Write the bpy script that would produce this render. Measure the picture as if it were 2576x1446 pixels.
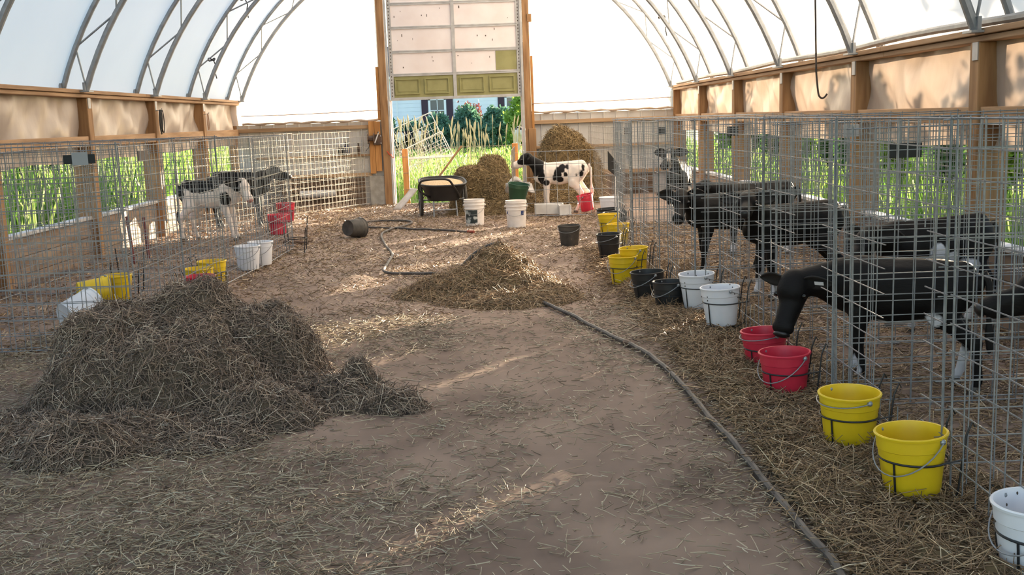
import bpy, bmesh, math, random
import numpy as np
from mathutils import Vector, Matrix, Quaternion

# ------------------------------------------------------------------ camera, world, sun, exposure
for o in list(bpy.data.objects):
    bpy.data.objects.remove(o)
SC = bpy.context.scene
COL = SC.collection
random.seed(7)
RNG = np.random.default_rng(7)
PI = math.pi

cam_d = bpy.data.cameras.new('camera')
cam = bpy.data.objects.new('camera', cam_d)
COL.objects.link(cam)
CP, CY, CR = 0.161, 0.0113, -0.0355
fw = Vector((math.sin(CY) * math.cos(CP), math.cos(CY) * math.cos(CP), -math.sin(CP)))
rt = Vector((math.cos(CY), -math.sin(CY), 0))
up = rt.cross(fw)
rt2 = rt * math.cos(CR) + up * math.sin(CR)
up2 = up * math.cos(CR) - rt * math.sin(CR)
m = Matrix((rt2, up2, -fw)).transposed().to_4x4()
m.translation = (0, 0, 1.504)
cam.matrix_world = m
cam_d.sensor_width = 36
cam_d.lens = 2627 / 2576 * 36
cam_d.clip_end = 500
SC.camera = cam

SUN_AZ, SUN_EL = math.radians(40), math.radians(8.7)
sun_dir = Vector((math.sin(SUN_AZ) * math.cos(SUN_EL), math.cos(SUN_AZ) * math.cos(SUN_EL), math.sin(SUN_EL)))
w = bpy.data.worlds.new('world')
SC.world = w
w.use_nodes = True
nt = w.node_tree
bg = nt.nodes['Background']
sky = nt.nodes.new('ShaderNodeTexSky')
sky.sky_type = 'NISHITA'
sky.sun_disc = False
sky.sun_elevation = math.radians(14)
sky.sun_rotation = SUN_AZ
nt.links.new(sky.outputs[0], bg.inputs[0])
bg.inputs[1].default_value = 0.57
sun_d = bpy.data.lights.new('sun', 'SUN')
sun_d.energy = 44.0
sun_d.angle = math.radians(0.5)
sun_d.color = (1.0, 0.80, 0.56)
sun = bpy.data.objects.new('sun', sun_d)
COL.objects.link(sun)
sun.location = (8, 30, 12)
sun.rotation_euler = (-sun_dir).to_track_quat('-Z', 'Y').to_euler()
vs = SC.view_settings
vs.view_transform = 'Standard'
vs.look = 'None'
vs.gamma = 1.0
vs.exposure = 0.0
vs.use_curve_mapping = False
SC.cycles.max_bounces = 8
SC.cycles.diffuse_bounces = 5
SC.cycles.transmission_bounces = 6
SC.cycles.sample_clamp_indirect = 6.0
SC.cycles.use_denoising = True

# ------------------------------------------------------------------ helpers
def tag(o, label=None, cat=None, group=None, kind=None):
    if label: o['label'] = label
    if cat: o['category'] = cat
    if group: o['group'] = group
    if kind: o['kind'] = kind
    return o

def empty(name, loc=(0, 0, 0), rz=0.0, label=None, cat=None, group=None, kind=None):
    o = bpy.data.objects.new(name, None)
    o.empty_display_size = 0.1
    COL.objects.link(o)
    o.location = loc
    o.rotation_euler = (0, 0, rz)
    return tag(o, label, cat, group, kind)

def copy_tree(o, parent=None):
    c = o.copy()
    COL.objects.link(c)
    if parent: c.parent = parent
    for ch in list(o.children):
        copy_tree(ch, c)
    return c

def link_mesh(name, me, mat=None, parent=None):
    if mat:
        me.materials.append(mat)
    o = bpy.data.objects.new(name, me)
    COL.objects.link(o)
    if parent: o.parent = parent
    return o

class MB:
    def __init__(self):
        self.v = []; self.f = []; self.mi = []; self.cur = 0
    def _add(self, vs_, fs):
        n = len(self.v)
        self.v += [tuple(p) for p in vs_]
        for f in fs:
            self.f.append(tuple(i + n for i in f)); self.mi.append(self.cur)
    def box(self, x0, y0, z0, x1, y1, z1):
        v = [(x0, y0, z0), (x1, y0, z0), (x1, y1, z0), (x0, y1, z0), (x0, y0, z1), (x1, y0, z1), (x1, y1, z1), (x0, y1, z1)]
        self._add(v, [(3, 2, 1, 0), (4, 5, 6, 7), (0, 1, 5, 4), (1, 2, 6, 5), (2, 3, 7, 6), (3, 0, 4, 7)])
        return self
    def obox(self, c, s, rot):
        M = rot.to_matrix() if hasattr(rot, 'to_matrix') else rot
        v = []
        for z in (-1, 1):
            for (x, y) in ((-1, -1), (1, -1), (1, 1), (-1, 1)):
                v.append(Vector(c) + M @ Vector((x * s[0] / 2, y * s[1] / 2, z * s[2] / 2)))
        self._add(v, [(3, 2, 1, 0), (4, 5, 6, 7), (0, 1, 5, 4), (1, 2, 6, 5), (2, 3, 7, 6), (3, 0, 4, 7)])
        return self
    def beam(self, p, q, wdt, h, upv=(0, 0, 1)):
        p, q = Vector(p), Vector(q)
        d = (q - p).normalized()
        u = Vector(upv); s = d.cross(u).normalized(); u = s.cross(d)
        M = Matrix((s, d, u)).transposed()
        return self.obox((p + q) / 2, (wdt, (q - p).length, h), M)
    def tube(self, pts, r, n=6, cap=True, closed=False):
        pts = [Vector(p) for p in pts]
        k = len(pts)
        rs = r if isinstance(r, (list, tuple)) else [r] * k
        T = []
        for i in range(k):
            if closed: t = pts[(i + 1) % k] - pts[i - 1]
            else: t = pts[min(i + 1, k - 1)] - pts[max(i - 1, 0)]
            T.append(t.normalized() if t.length > 1e-9 else Vector((0, 0, 1)))
        u = Vector((0, 0, 1)) if abs(T[0].z) < .9 else Vector((1, 0, 0))
        u = (u - T[0] * u.dot(T[0])).normalized()
        v = []
        for i in range(k):
            if i: u = (u - T[i] * u.dot(T[i])).normalized()
            b = T[i].cross(u)
            for j in range(n):
                a = 2 * PI * (j + .5) / n
                v.append(pts[i] + (u * math.cos(a) + b * math.sin(a)) * rs[i])
        f = []
        for i in range(k if closed else k - 1):
            i2 = (i + 1) % k
            for j in range(n):
                j2 = (j + 1) % n
                f.append((i * n + j, i * n + j2, i2 * n + j2, i2 * n + j))
        if cap and not closed:
            f.append(tuple(range(n - 1, -1, -1)))
            f.append(tuple((k - 1) * n + j for j in range(n)))
        self._add(v, f)
        return self
    def lathe(self, prof, n=24, c=(0, 0, 0)):
        v = []; f = []
        for (r, z) in prof:
            for j in range(n):
                a = 2 * PI * j / n
                v.append((c[0] + r * math.cos(a), c[1] + r * math.sin(a), c[2] + z))
        for i in range(len(prof) - 1):
            for j in range(n):
                j2 = (j + 1) % n
                f.append((i * n + j, i * n + j2, (i + 1) * n + j2, (i + 1) * n + j))
        self._add(v, f)
        return self
    def quad(self, *p):
        self._add(p, [tuple(range(len(p)))])
        return self
    def grid(self, fn, nu, nv):
        v = [fn(i / nu, j / nv) for i in range(nu + 1) for j in range(nv + 1)]
        f = [(i * (nv + 1) + j, (i + 1) * (nv + 1) + j, (i + 1) * (nv + 1) + j + 1, i * (nv + 1) + j + 1) for i in range(nu) for j in range(nv)]
        self._add(v, f)
        return self
    def ball(self, c, r, nu=10, nv=6, s=(1, 1, 1), rot=None):
        v = []; f = []
        for i in range(nv + 1):
            th = PI * i / nv
            for j in range(nu):
                a = 2 * PI * j / nu
                p = Vector((math.sin(th) * math.cos(a) * s[0], math.sin(th) * math.sin(a) * s[1], math.cos(th) * s[2])) * r
                if rot: p = rot @ p
                v.append(p + Vector(c))
        for i in range(nv):
            for j in range(nu):
                j2 = (j + 1) % nu
                f.append((i * nu + j, (i + 1) * nu + j, (i + 1) * nu + j2, i * nu + j2))
        self._add(v, f)
        return self
    def mesh(self, name):
        me = bpy.data.meshes.new(name)
        me.from_pydata(self.v, [], self.f)
        if any(self.mi):
            me.polygons.foreach_set('material_index', self.mi)
        return me
    def build(self, name, mat, parent=None, smooth=False, bevel=0.0):
        me = self.mesh(name)
        if smooth:
            me.polygons.foreach_set('use_smooth', [True] * len(me.polygons))
            me.set_sharp_from_angle(angle=math.radians(40))
        mats = mat if isinstance(mat, (list, tuple)) else [mat]
        for x in mats: me.materials.append(x)
        o = bpy.data.objects.new(name, me)
        COL.objects.link(o)
        if parent: o.parent = parent
        if bevel:
            b = o.modifiers.new('bevel', 'BEVEL'); b.width = bevel; b.segments = 1; b.limit_method = 'ANGLE'
        return o

def fast_mesh(name, V, F, tone=None):
    me = bpy.data.meshes.new(name)
    n, k = F.shape
    me.vertices.add(len(V)); me.vertices.foreach_set('co', V.astype(np.float32).ravel())
    me.loops.add(n * k); me.loops.foreach_set('vertex_index', F.astype(np.int32).ravel())
    me.polygons.add(n); me.polygons.foreach_set('loop_start', np.arange(0, n * k, k, dtype=np.int32))
    me.update(calc_edges=True)
    if tone is not None:
        a = me.attributes.new('tone', 'FLOAT', 'POINT')
        a.data.foreach_set('value', tone.astype(np.float32))
    return me

def vnoise(x, y, seed=0):
    x = np.asarray(x, float); y = np.asarray(y, float)
    xi = np.floor(x).astype(int); yi = np.floor(y).astype(int)
    fx = x - xi; fy = y - yi
    fx = fx * fx * (3 - 2 * fx); fy = fy * fy * (3 - 2 * fy)
    def h(a, b):
        v = np.sin(a * 127.1 + b * 311.7 + seed * 74.7) * 43758.5453
        return v - np.floor(v)
    return (h(xi, yi) * (1 - fx) + h(xi + 1, yi) * fx) * (1 - fy) + (h(xi, yi + 1) * (1 - fx) + h(xi + 1, yi + 1) * fx) * fy
def fbm(x, y, seed=0, o=3):
    s = 0; a = .5
    for i in range(o):
        s = s + a * vnoise(x * 2 ** i, y * 2 ** i, seed + i * 13); a *= .5
    return s / (1 - .5 ** o)

def norm(a):
    return a / np.maximum(np.linalg.norm(a, axis=1, keepdims=True), 1e-9)

def strands(P, D, L, Wd, bend, tone, sides=3):
    """bent three-sided straws (sides=3) or folded blades (sides=2) starting at P along D"""
    N = len(P)
    D = norm(D)
    ref = norm(RNG.normal(size=(N, 3)))
    U = norm(np.cross(D, ref)); B = np.cross(D, U)
    L = np.asarray(L).reshape(-1, 1) * np.ones((N, 1)); Wd = np.asarray(Wd).reshape(-1, 1) * np.ones((N, 1))
    bend = np.asarray(bend)
    bend = bend.reshape(-1, 1) * U if bend.ndim < 2 else bend
    secs = [P, P + D * L * .5 + bend * L * .5, P + D * L + bend * L * .15]
    wd = [1., 1., .7]
    V = np.zeros((N, 3 * sides, 3))
    for s in range(3):
        for j in range(sides):
            if sides == 3:
                a = 2 * PI * j / 3
                V[:, s * 3 + j] = secs[s] + (U * math.cos(a) + B * math.sin(a)) * Wd * .5 * wd[s]
            else:
                V[:, s * 2 + j] = secs[s] + B * Wd * (j - .5) * wd[s]
    F = []
    for s in range(2):
        if sides == 3:
            for j in range(3):
                j2 = (j + 1) % 3
                F.append([s * 3 + j, s * 3 + j2, s * 3 + 3 + j2, s * 3 + 3 + j])
        else:
            F.append([s * 2, s * 2 + 1, s * 2 + 3, s * 2 + 2])
    F = np.array(F)[None] + (np.arange(N) * 3 * sides)[:, None, None]
    return V.reshape(-1, 3), F.reshape(-1, 4), np.repeat(tone, 3 * sides)

# ------------------------------------------------------------------ materials
def new_mat(name):
    mt = bpy.data.materials.new(name)
    mt.use_nodes = True
    return mt, mt.node_tree, mt.node_tree.nodes['Principled BSDF']

def mat(name, c1, rough=.6, c2=None, scale=8.0, metal=0.0, bump=0.0, stretch=(1, 1, 1), spec=None, detail=4.0, contrast=(.35, .65)):
    mt, t, b = new_mat(name)
    b.inputs['Roughness'].default_value = rough
    b.inputs['Metallic'].default_value = metal
    if spec is not None: b.inputs['Specular IOR Level'].default_value = spec
    if c2 is None and bump == 0:
        b.inputs['Base Color'].default_value = (*c1, 1)
        return mt
    tc = t.nodes.new('ShaderNodeTexCoord'); mp = t.nodes.new('ShaderNodeMapping')
    mp.inputs['Scale'].default_value = stretch
    nz = t.nodes.new('ShaderNodeTexNoise'); nz.inputs['Scale'].default_value = scale; nz.inputs['Detail'].default_value = detail
    t.links.new(tc.outputs['Object'], mp.inputs[0]); t.links.new(mp.outputs[0], nz.inputs['Vector'])
    rp = t.nodes.new('ShaderNodeValToRGB')
    rp.color_ramp.elements[0].position = contrast[0]; rp.color_ramp.elements[1].position = contrast[1]
    rp.color_ramp.elements[0].color = (*c1, 1); rp.color_ramp.elements[1].color = (*(c2 or c1), 1)
    t.links.new(nz.outputs['Fac'], rp.inputs[0]); t.links.new(rp.outputs[0], b.inputs['Base Color'])
    if bump:
        bp = t.nodes.new('ShaderNodeBump'); bp.inputs['Strength'].default_value = bump; bp.inputs['Distance'].default_value = .02
        t.links.new(nz.outputs['Fac'], bp.inputs['Height']); t.links.new(bp.outputs[0], b.inputs['Normal'])
    return mt

def tone_mat(name, cols, rough=.55, trans=0.0):
    mt, t, b = new_mat(name)
    b.inputs['Roughness'].default_value = rough
    at = t.nodes.new('ShaderNodeAttribute'); at.attribute_name = 'tone'
    rp = t.nodes.new('ShaderNodeValToRGB')
    e = rp.color_ramp.elements
    while len(e) < len(cols): e.new(.5)
    for i, c in enumerate(cols):
        e[i].position = i / (len(cols) - 1); e[i].color = (*c, 1)
    t.links.new(at.outputs['Fac'], rp.inputs[0]); t.links.new(rp.outputs[0], b.inputs['Base Color'])
    if trans:
        tr = t.nodes.new('ShaderNodeBsdfTranslucent'); mx = t.nodes.new('ShaderNodeMixShader'); mx.inputs[0].default_value = trans
        t.links.new(rp.outputs[0], tr.inputs[0])
        t.links.new(b.outputs[0], mx.inputs[1]); t.links.new(tr.outputs[0], mx.inputs[2])
        t.links.new(mx.outputs[0], t.nodes['Material Output'].inputs[0])
    return mt

def fabric_mat(name, c, trans, c2=None, scale=3.0, bump=0.0, stretch=(1, 1, 1), rough=.6):
    mt = mat(name, c, rough, c2 or c, scale, bump=bump, stretch=stretch)
    t = mt.node_tree; b = t.nodes['Principled BSDF']
    tr = t.nodes.new('ShaderNodeBsdfTranslucent'); mx = t.nodes.new('ShaderNodeMixShader'); mx.inputs[0].default_value = trans
    rp = [n for n in t.nodes if n.type == 'VALTORGB'][0]
    t.links.new(rp.outputs[0], tr.inputs[0])
    t.links.new(b.outputs[0], mx.inputs[1]); t.links.new(tr.outputs[0], mx.inputs[2])
    t.links.new(mx.outputs[0], t.nodes['Material Output'].inputs[0])
    return mt

M = {}
M['dirt'] = mat('dirt', (.15, .10, .075), .9, (.26, .183, .138), 1.6, bump=.25, detail=10)
M['straw_new'] = tone_mat('straw_gold', [(.09, .052, .028), (.25, .155, .08), (.42, .285, .155), (.66, .53, .36)], .5)
M['straw_old'] = tone_mat('straw_soiled', [(.075, .05, .038), (.225, .157, .115), (.41, .305, .22), (.72, .61, .48)], .5)
M['straw_fleck'] = tone_mat('straw_fleck', [(.10, .062, .033), (.19, .125, .068), (.34, .24, .135), (.80, .70, .54)], .4)
M['straw_pale'] = tone_mat('straw_pale', [(.13, .092, .055), (.30, .235, .155), (.46, .38, .26), (.70, .62, .48)], .45)
M['heap_core'] = mat('heap_core', (.04, .028, .021), .95, (.12, .09, .06), 12, bump=.6)
M['mid_core'] = mat('mid_core', (.06, .042, .02), .95, (.17, .12, .055), 12, bump=.6)
M['hay_core'] = mat('hay_core', (.09, .058, .024), .95, (.22, .15, .07), 14, bump=.8)
M['hay'] = tone_mat('hay', [(.11, .068, .028), (.28, .19, .085), (.46, .34, .17)], .6)
M['wire'] = mat('galvanised_wire', (.20, .21, .225), .45, (.28, .295, .31), 30, metal=.45)
M['wire_rust'] = mat('dull_wire', (.24, .21, .18), .5, (.36, .33, .29), 25, metal=.4)  # warmer, slightly paler wire than the galvanised one
M['black_rod'] = mat('black_rod', (.012, .012, .013), .45)
M['steel'] = mat('galvanised_pipe', (.235, .245, .26), .45, (.31, .32, .33), 12, metal=.5)
M['wood'] = mat('timber', (.21, .105, .042), .75, (.36, .20, .088), 3, stretch=(6, 6, .6), bump=.1)
M['wood_h'] = mat('timber_board', (.26, .145, .07), .75, (.42, .26, .14), 3, stretch=(6, .5, 6), bump=.1)
M['wood_x'] = mat('timber_crossboard', (.27, .16, .085), .75, (.42, .28, .16), 3, stretch=(.5, 6, 6), bump=.1)
M['wood_orange'] = mat('orange_timber', (.33, .14, .035), .7, (.48, .23, .07), 4, stretch=(6, 6, .6), bump=.1)
M['plank'] = mat('grey_plank', (.20, .135, .095), .85, (.33, .24, .175), 3, stretch=(4, .5, 4), bump=.15)
M['plank_cap'] = mat('pale_cap', (.5, .47, .44), .7, (.64, .62, .6), 5)
M['plank_dark'] = mat('dark_plank', (.075, .045, .028), .85, (.16, .10, .06), 3, stretch=(.5, 4, 4), bump=.15)
M['roof'] = fabric_mat('roof_fabric', (.80, .81, .84), .5, (.84, .85, .87), .7)
M['endfab'] = fabric_mat('end_fabric', (.82, .82, .82), .5, (.85, .85, .84), .7)
M['tarp'] = fabric_mat('curtain_tarp', (.37, .28, .22), .16, (.49, .385, .31), 4, bump=.3, stretch=(1, 1, .4), rough=.4)
M['sheet'] = mat('wall_steel', (.42, .40, .38), .6, (.52, .50, .48), 2.5)
M['concrete'] = mat('concrete', (.25, .23, .2), .9, (.36, .33, .29), 9, bump=.2)
M['door_white'] = mat('door_foam', (.72, .63, .60), .8, (.80, .73, .71), 2)
M['door_olive'] = mat('door_olive', (.24, .225, .085), .6, (.30, .28, .115), 5)
M['door_rail'] = mat('door_rail', (.36, .35, .34), .5, (.48, .465, .45), 6)
M['dark_mark'] = mat('dark_mark', (.08, .06, .045), .9)
M['yellow'] = mat('yellow_plastic', (.66, .44, .008), .42, (.74, .52, .012), 6)
M['red'] = mat('red_plastic', (.50, .018, .045), .42, (.58, .03, .06), 6)
M['white'] = mat('white_plastic', (.68, .68, .72), .4, (.76, .76, .79), 6)
M['black'] = mat('black_plastic', (.010, .010, .011), .5, (.022, .021, .021), 6)
M['rubber'] = mat('grey_black_rubber', (.03, .026, .022), .7, (.07, .06, .05), 9)
M['green'] = mat('green_plastic', (.012, .055, .028), .5, (.02, .08, .04), 6)
M['feed'] = mat('feed_grain', (.42, .29, .16), .9, (.60, .45, .28), 60, bump=.5)
M['hose'] = mat('dusty_hose', (.035, .03, .028), .6, (.10, .085, .075), 8)
M['hose_tip'] = mat('red_tip', (.25, .05, .03), .6)
M['coil'] = mat('black_cord', (.015, .014, .014), .6)
M['rope'] = mat('brown_rope', (.30, .16, .09), .9)
M['red_twine'] = mat('red_twine', (.55, .05, .02), .8)
M['maroon'] = mat('maroon_rod', (.13, .018, .018), .6)
M['card_black'] = mat('black_card', (.012, .014, .016), .5)
M['card_brown'] = mat('brown_card', (.12, .095, .08), .7)
M['card_pale'] = mat('pale_paper', (.36, .37, .38), .8)
M['pail_white'] = mat('bone_plastic', (.66, .60, .55), .5, (.78, .72, .68), 7)
M['label_dark'] = mat('label_dark', (.02, .03, .03), .6, (.45, .47, .45), 14, contrast=(.52, .6))
M['label_blue'] = mat('label_blue', (.03, .05, .16), .6)
M['rust'] = mat('rusty_iron', (.05, .03, .022), .7, (.12, .07, .045), 15)
M['bluebottle'] = mat('blue_bottle', (.012, .018, .05), .35)
M['sack'] = mat('pale_sheet', (.42, .38, .35), .6, (.56, .52, .5), 10)
M['hoof'] = mat('hoof', (.09, .075, .06), .5)
M['eye'] = mat('eye', (.006, .005, .005), .1)
M['nose_dark'] = mat('nose_dark', (.012, .011, .012), .35)
M['nose_pink'] = mat('nose_pink', (.42, .2, .17), .4)
M['ear_in'] = mat('ear_black', (.010, .008, .007), .8)
M['ear_white'] = mat('ear_white', (.6, .5, .45), .8)
M['tag_white'] = mat('tag_white', (.7, .7, .72), .5)
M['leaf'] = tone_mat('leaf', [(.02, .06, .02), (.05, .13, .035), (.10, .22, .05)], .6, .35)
M['cedar'] = tone_mat('cedar', [(.05, .12, .085), (.09, .20, .13), (.15, .29, .18)], .7, .25)  # greens lightened and blued, distance haze put into the leaf colour
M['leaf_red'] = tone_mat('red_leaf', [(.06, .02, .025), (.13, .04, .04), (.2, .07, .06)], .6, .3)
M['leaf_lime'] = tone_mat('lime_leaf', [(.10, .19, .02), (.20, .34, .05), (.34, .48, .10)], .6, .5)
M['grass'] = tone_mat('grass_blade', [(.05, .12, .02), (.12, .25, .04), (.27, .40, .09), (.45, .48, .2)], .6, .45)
M['reed'] = tone_mat('seed_stalk', [(.45, .40, .26), (.6, .54, .38), (.75, .69, .52)], .7, .3)
M['lawn'] = mat('lawn', (.10, .18, .035), .9, (.24, .33, .09), .8, bump=.2)
M['bark'] = mat('bark', (.05, .035, .025), .9, (.1, .075, .055), 12)
M['siding'] = mat('siding', (.70, .74, .82), .7, (.76, .80, .86), 1.0)
M['win_glass'] = mat('window_glass', (.06, .09, .12), .1)
M['win_trim'] = mat('window_trim', (.75, .77, .8), .6)
M['shutter'] = mat('shutter', (.035, .012, .03), .6)
M['shingle'] = mat('shingle', (.08, .075, .075), .9, (.14, .13, .13), 8)

# coat materials: the 'tone' attribute is a signed field (white > 0) with a noisy, crisp border
def coat_mat(name, black=(.006, .005, .005), white=(.66, .58, .52)):
    mt, t, b = new_mat(name)
    b.inputs['Roughness'].default_value = .62
    b.inputs['Specular IOR Level'].default_value = .18
    at = t.nodes.new('ShaderNodeAttribute'); at.attribute_name = 'tone'
    tc = t.nodes.new('ShaderNodeTexCoord')
    nz = t.nodes.new('ShaderNodeTexNoise'); nz.inputs['Scale'].default_value = 16; nz.inputs['Detail'].default_value = 5
    t.links.new(tc.outputs['Object'], nz.inputs['Vector'])
    a1 = t.nodes.new('ShaderNodeMath'); a1.operation = 'MULTIPLY_ADD'; a1.inputs[1].default_value = .05; a1.inputs[2].default_value = -.025
    t.links.new(nz.outputs['Fac'], a1.inputs[0])
    ad = t.nodes.new('ShaderNodeMath'); ad.operation = 'ADD'
    t.links.new(at.outputs['Fac'], ad.inputs[0]); t.links.new(a1.outputs[0], ad.inputs[1])
    mr = t.nodes.new('ShaderNodeMapRange'); mr.inputs['From Min'].default_value = -.006; mr.inputs['From Max'].default_value = .006
    t.links.new(ad.outputs[0], mr.inputs[0])
    mx = t.nodes.new('ShaderNodeMix'); mx.data_type = 'RGBA'
    mx.inputs[6].default_value = (*black, 1); mx.inputs[7].default_value = (*white, 1)
    t.links.new(mr.outputs[0], mx.inputs[0]); t.links.new(mx.outputs[2], b.inputs['Base Color'])
    n2 = t.nodes.new('ShaderNodeTexNoise'); n2.inputs['Scale'].default_value = 120
    mp = t.nodes.new('ShaderNodeMapping'); mp.inputs['Scale'].default_value = (.3, 1, 1)
    t.links.new(tc.outputs['Object'], mp.inputs[0]); t.links.new(mp.outputs[0], n2.inputs['Vector'])
    bp = t.nodes.new('ShaderNodeBump'); bp.inputs['Strength'].default_value = .25; bp.inputs['Distance'].default_value = .006
    t.links.new(n2.outputs['Fac'], bp.inputs['Height']); t.links.new(bp.outputs[0], b.inputs['Normal'])
    return mt
M['coat'] = coat_mat('calf_coat')
M['coat_cool'] = coat_mat('calf_coat_clean', white=(.62, .62, .66))

# ------------------------------------------------------------------ floor heights
def floor_z(x, y):
    x = np.asarray(x, float); y = np.asarray(y, float)
    z = (fbm(x * .9, y * .9, 3) - .5) * .05 + (fbm(x * 5, y * 5, 9) - .5) * .018
    ridge = np.exp(-((x - 1.25) / .38) ** 2) * np.clip((y - 1) / 2, 0, 1) * np.clip((13 - y) / 4, 0, 1)
    z = z + ridge * (.03 + .05 * fbm(x * 3, y * 2.2, 21))
    pen = np.clip((x - 1.35) / .3, 0, 1) + np.clip((-2.5 - x) / .3, 0, 1)
    z = z + pen * (.02 + .03 * fbm(x * 4, y * 4, 33))
    return z
def fz(x, y):
    return float(floor_z(x, y))

nx, ny = 190, 400
gx, gy = np.meshgrid(np.linspace(-4.8, 3.46, nx + 1), np.linspace(-1.5, 19.5, ny + 1), indexing='ij')
V = np.stack([gx, gy, floor_z(gx, gy)], -1).reshape(-1, 3)
ii, jj = np.meshgrid(np.arange(nx), np.arange(ny), indexing='ij')
a = (ii * (ny + 1) + jj).ravel()
F = np.stack([a, a + ny + 1, a + ny + 2, a + 1], -1)
me = fast_mesh('floor', V, F)
me.polygons.foreach_set('use_smooth', [True] * len(me.polygons))
floor = link_mesh('floor', me, M['dirt'])
tag(floor, 'packed brown dirt floor of the barn aisle', kind='structure')
ground = MB().grid(lambda u, v: (-60 + 120 * u, -30 + 150 * v, -.10 if not (-4.85 < -60 + 120 * u < 3.5) else -.10), 24, 30).build('ground', M['lawn'])
tag(ground, 'sunlit grass field outside the barn', kind='structure')

# ------------------------------------------------------------------ roof: fabric + arches
XC, ZC, RI = -.66, .544, 4.155
RO, RF = RI + .25, RI + .285
Y_END = 19.4
def arc(R, z0, n=40):
    a0 = math.asin((z0 - ZC) / R)
    return [(XC + R * math.cos(a0 + (PI - 2 * a0) * i / n), ZC + R * math.sin(a0 + (PI - 2 * a0) * i / n)) for i in range(n + 1)]
A = arc(RF, 1.94, 48)
def roof_fn(u, v):
    i = int(round(u * 48)); y = -3 + v * (Y_END + .12 + 3)
    x, z = A[i]
    # the sheet sags a little between the arches
    s = math.sin(PI * ((Y_END - y) / 2.44 % 1.0)) ** 2 * .03
    return (XC + (x - XC) * (1 - s / RF), y, ZC + (z - ZC) * (1 - s / RF))
ceiling = MB().grid(roof_fn, 48, 92).build('ceiling', M['roof'], smooth=True)
tag(ceiling, 'white translucent fabric roof stretched over the arches', kind='structure')

ordinal = ['against the end wall', 'first in from the end wall', 'second in from the end wall', 'third in from the end wall', 'fourth in from the end wall', 'fifth in from the end wall', 'sixth in from the end wall', 'seventh in from the end wall']
for k in range(8):
    y = Y_END - .08 - 2.44 * k
    t = empty('roof_truss', (XC, y, 2.0), 0, 'grey steel double pipe roof arch with zigzag webbing, ' + ordinal[k], 'roof arch', 'steel arches of the roof')
    def loc(pts): return [(p[0] - XC, 0, p[1] - 2.0) for p in pts]
    ai, ao = loc(arc(RI, 1.97, 44)), loc(arc(RO, 1.97, 44))
    MB().tube(ai, .034, 8).build('inner_pipe', M['steel'], t, True)
    MB().tube(ao, .03, 8).build('outer_pipe', M['steel'], t, True)
    ni = 22
    bi, bo = loc(arc(RI, 1.99, ni)), loc(arc(RO, 1.99, ni))
    web = MB()
    for i in range(ni):
        p, q = (bi[i], bo[i + 1]) if i % 2 == 0 else (bo[i], bi[i + 1])
        web.tube([p, q], .011, 5)
    web.build('web_rod', M['steel'], t)
    for s in (-1, 1):
        xi = s * (math.sqrt(RI ** 2 - (1.97 - ZC) ** 2))
        xo = s * (math.sqrt(RO ** 2 - (1.97 - ZC) ** 2))
        for xx in (xi, xo):
            f = MB().box(xx - .06, -.07, -.045, xx + .06, .07, -.03)
            f.box(xx - .012, -.06, -.035, xx + .012, .06, .06)
            f.build('foot_plate', M['steel'], t)

# eave pipe on the right, clipped to the arch feet
ep = MB()
ep.tube([(3.37 + .015 * math.sin(i * 1.1), -1 + i * .6, 2.035 + .01 * math.sin(i * .9)) for i in range(35)], .03, 8)
eo = ep.build('eave_pipe', M['steel'], smooth=True)
tag(eo, 'long grey steel pipe running along the right eave above the posts', 'pipe')

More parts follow.
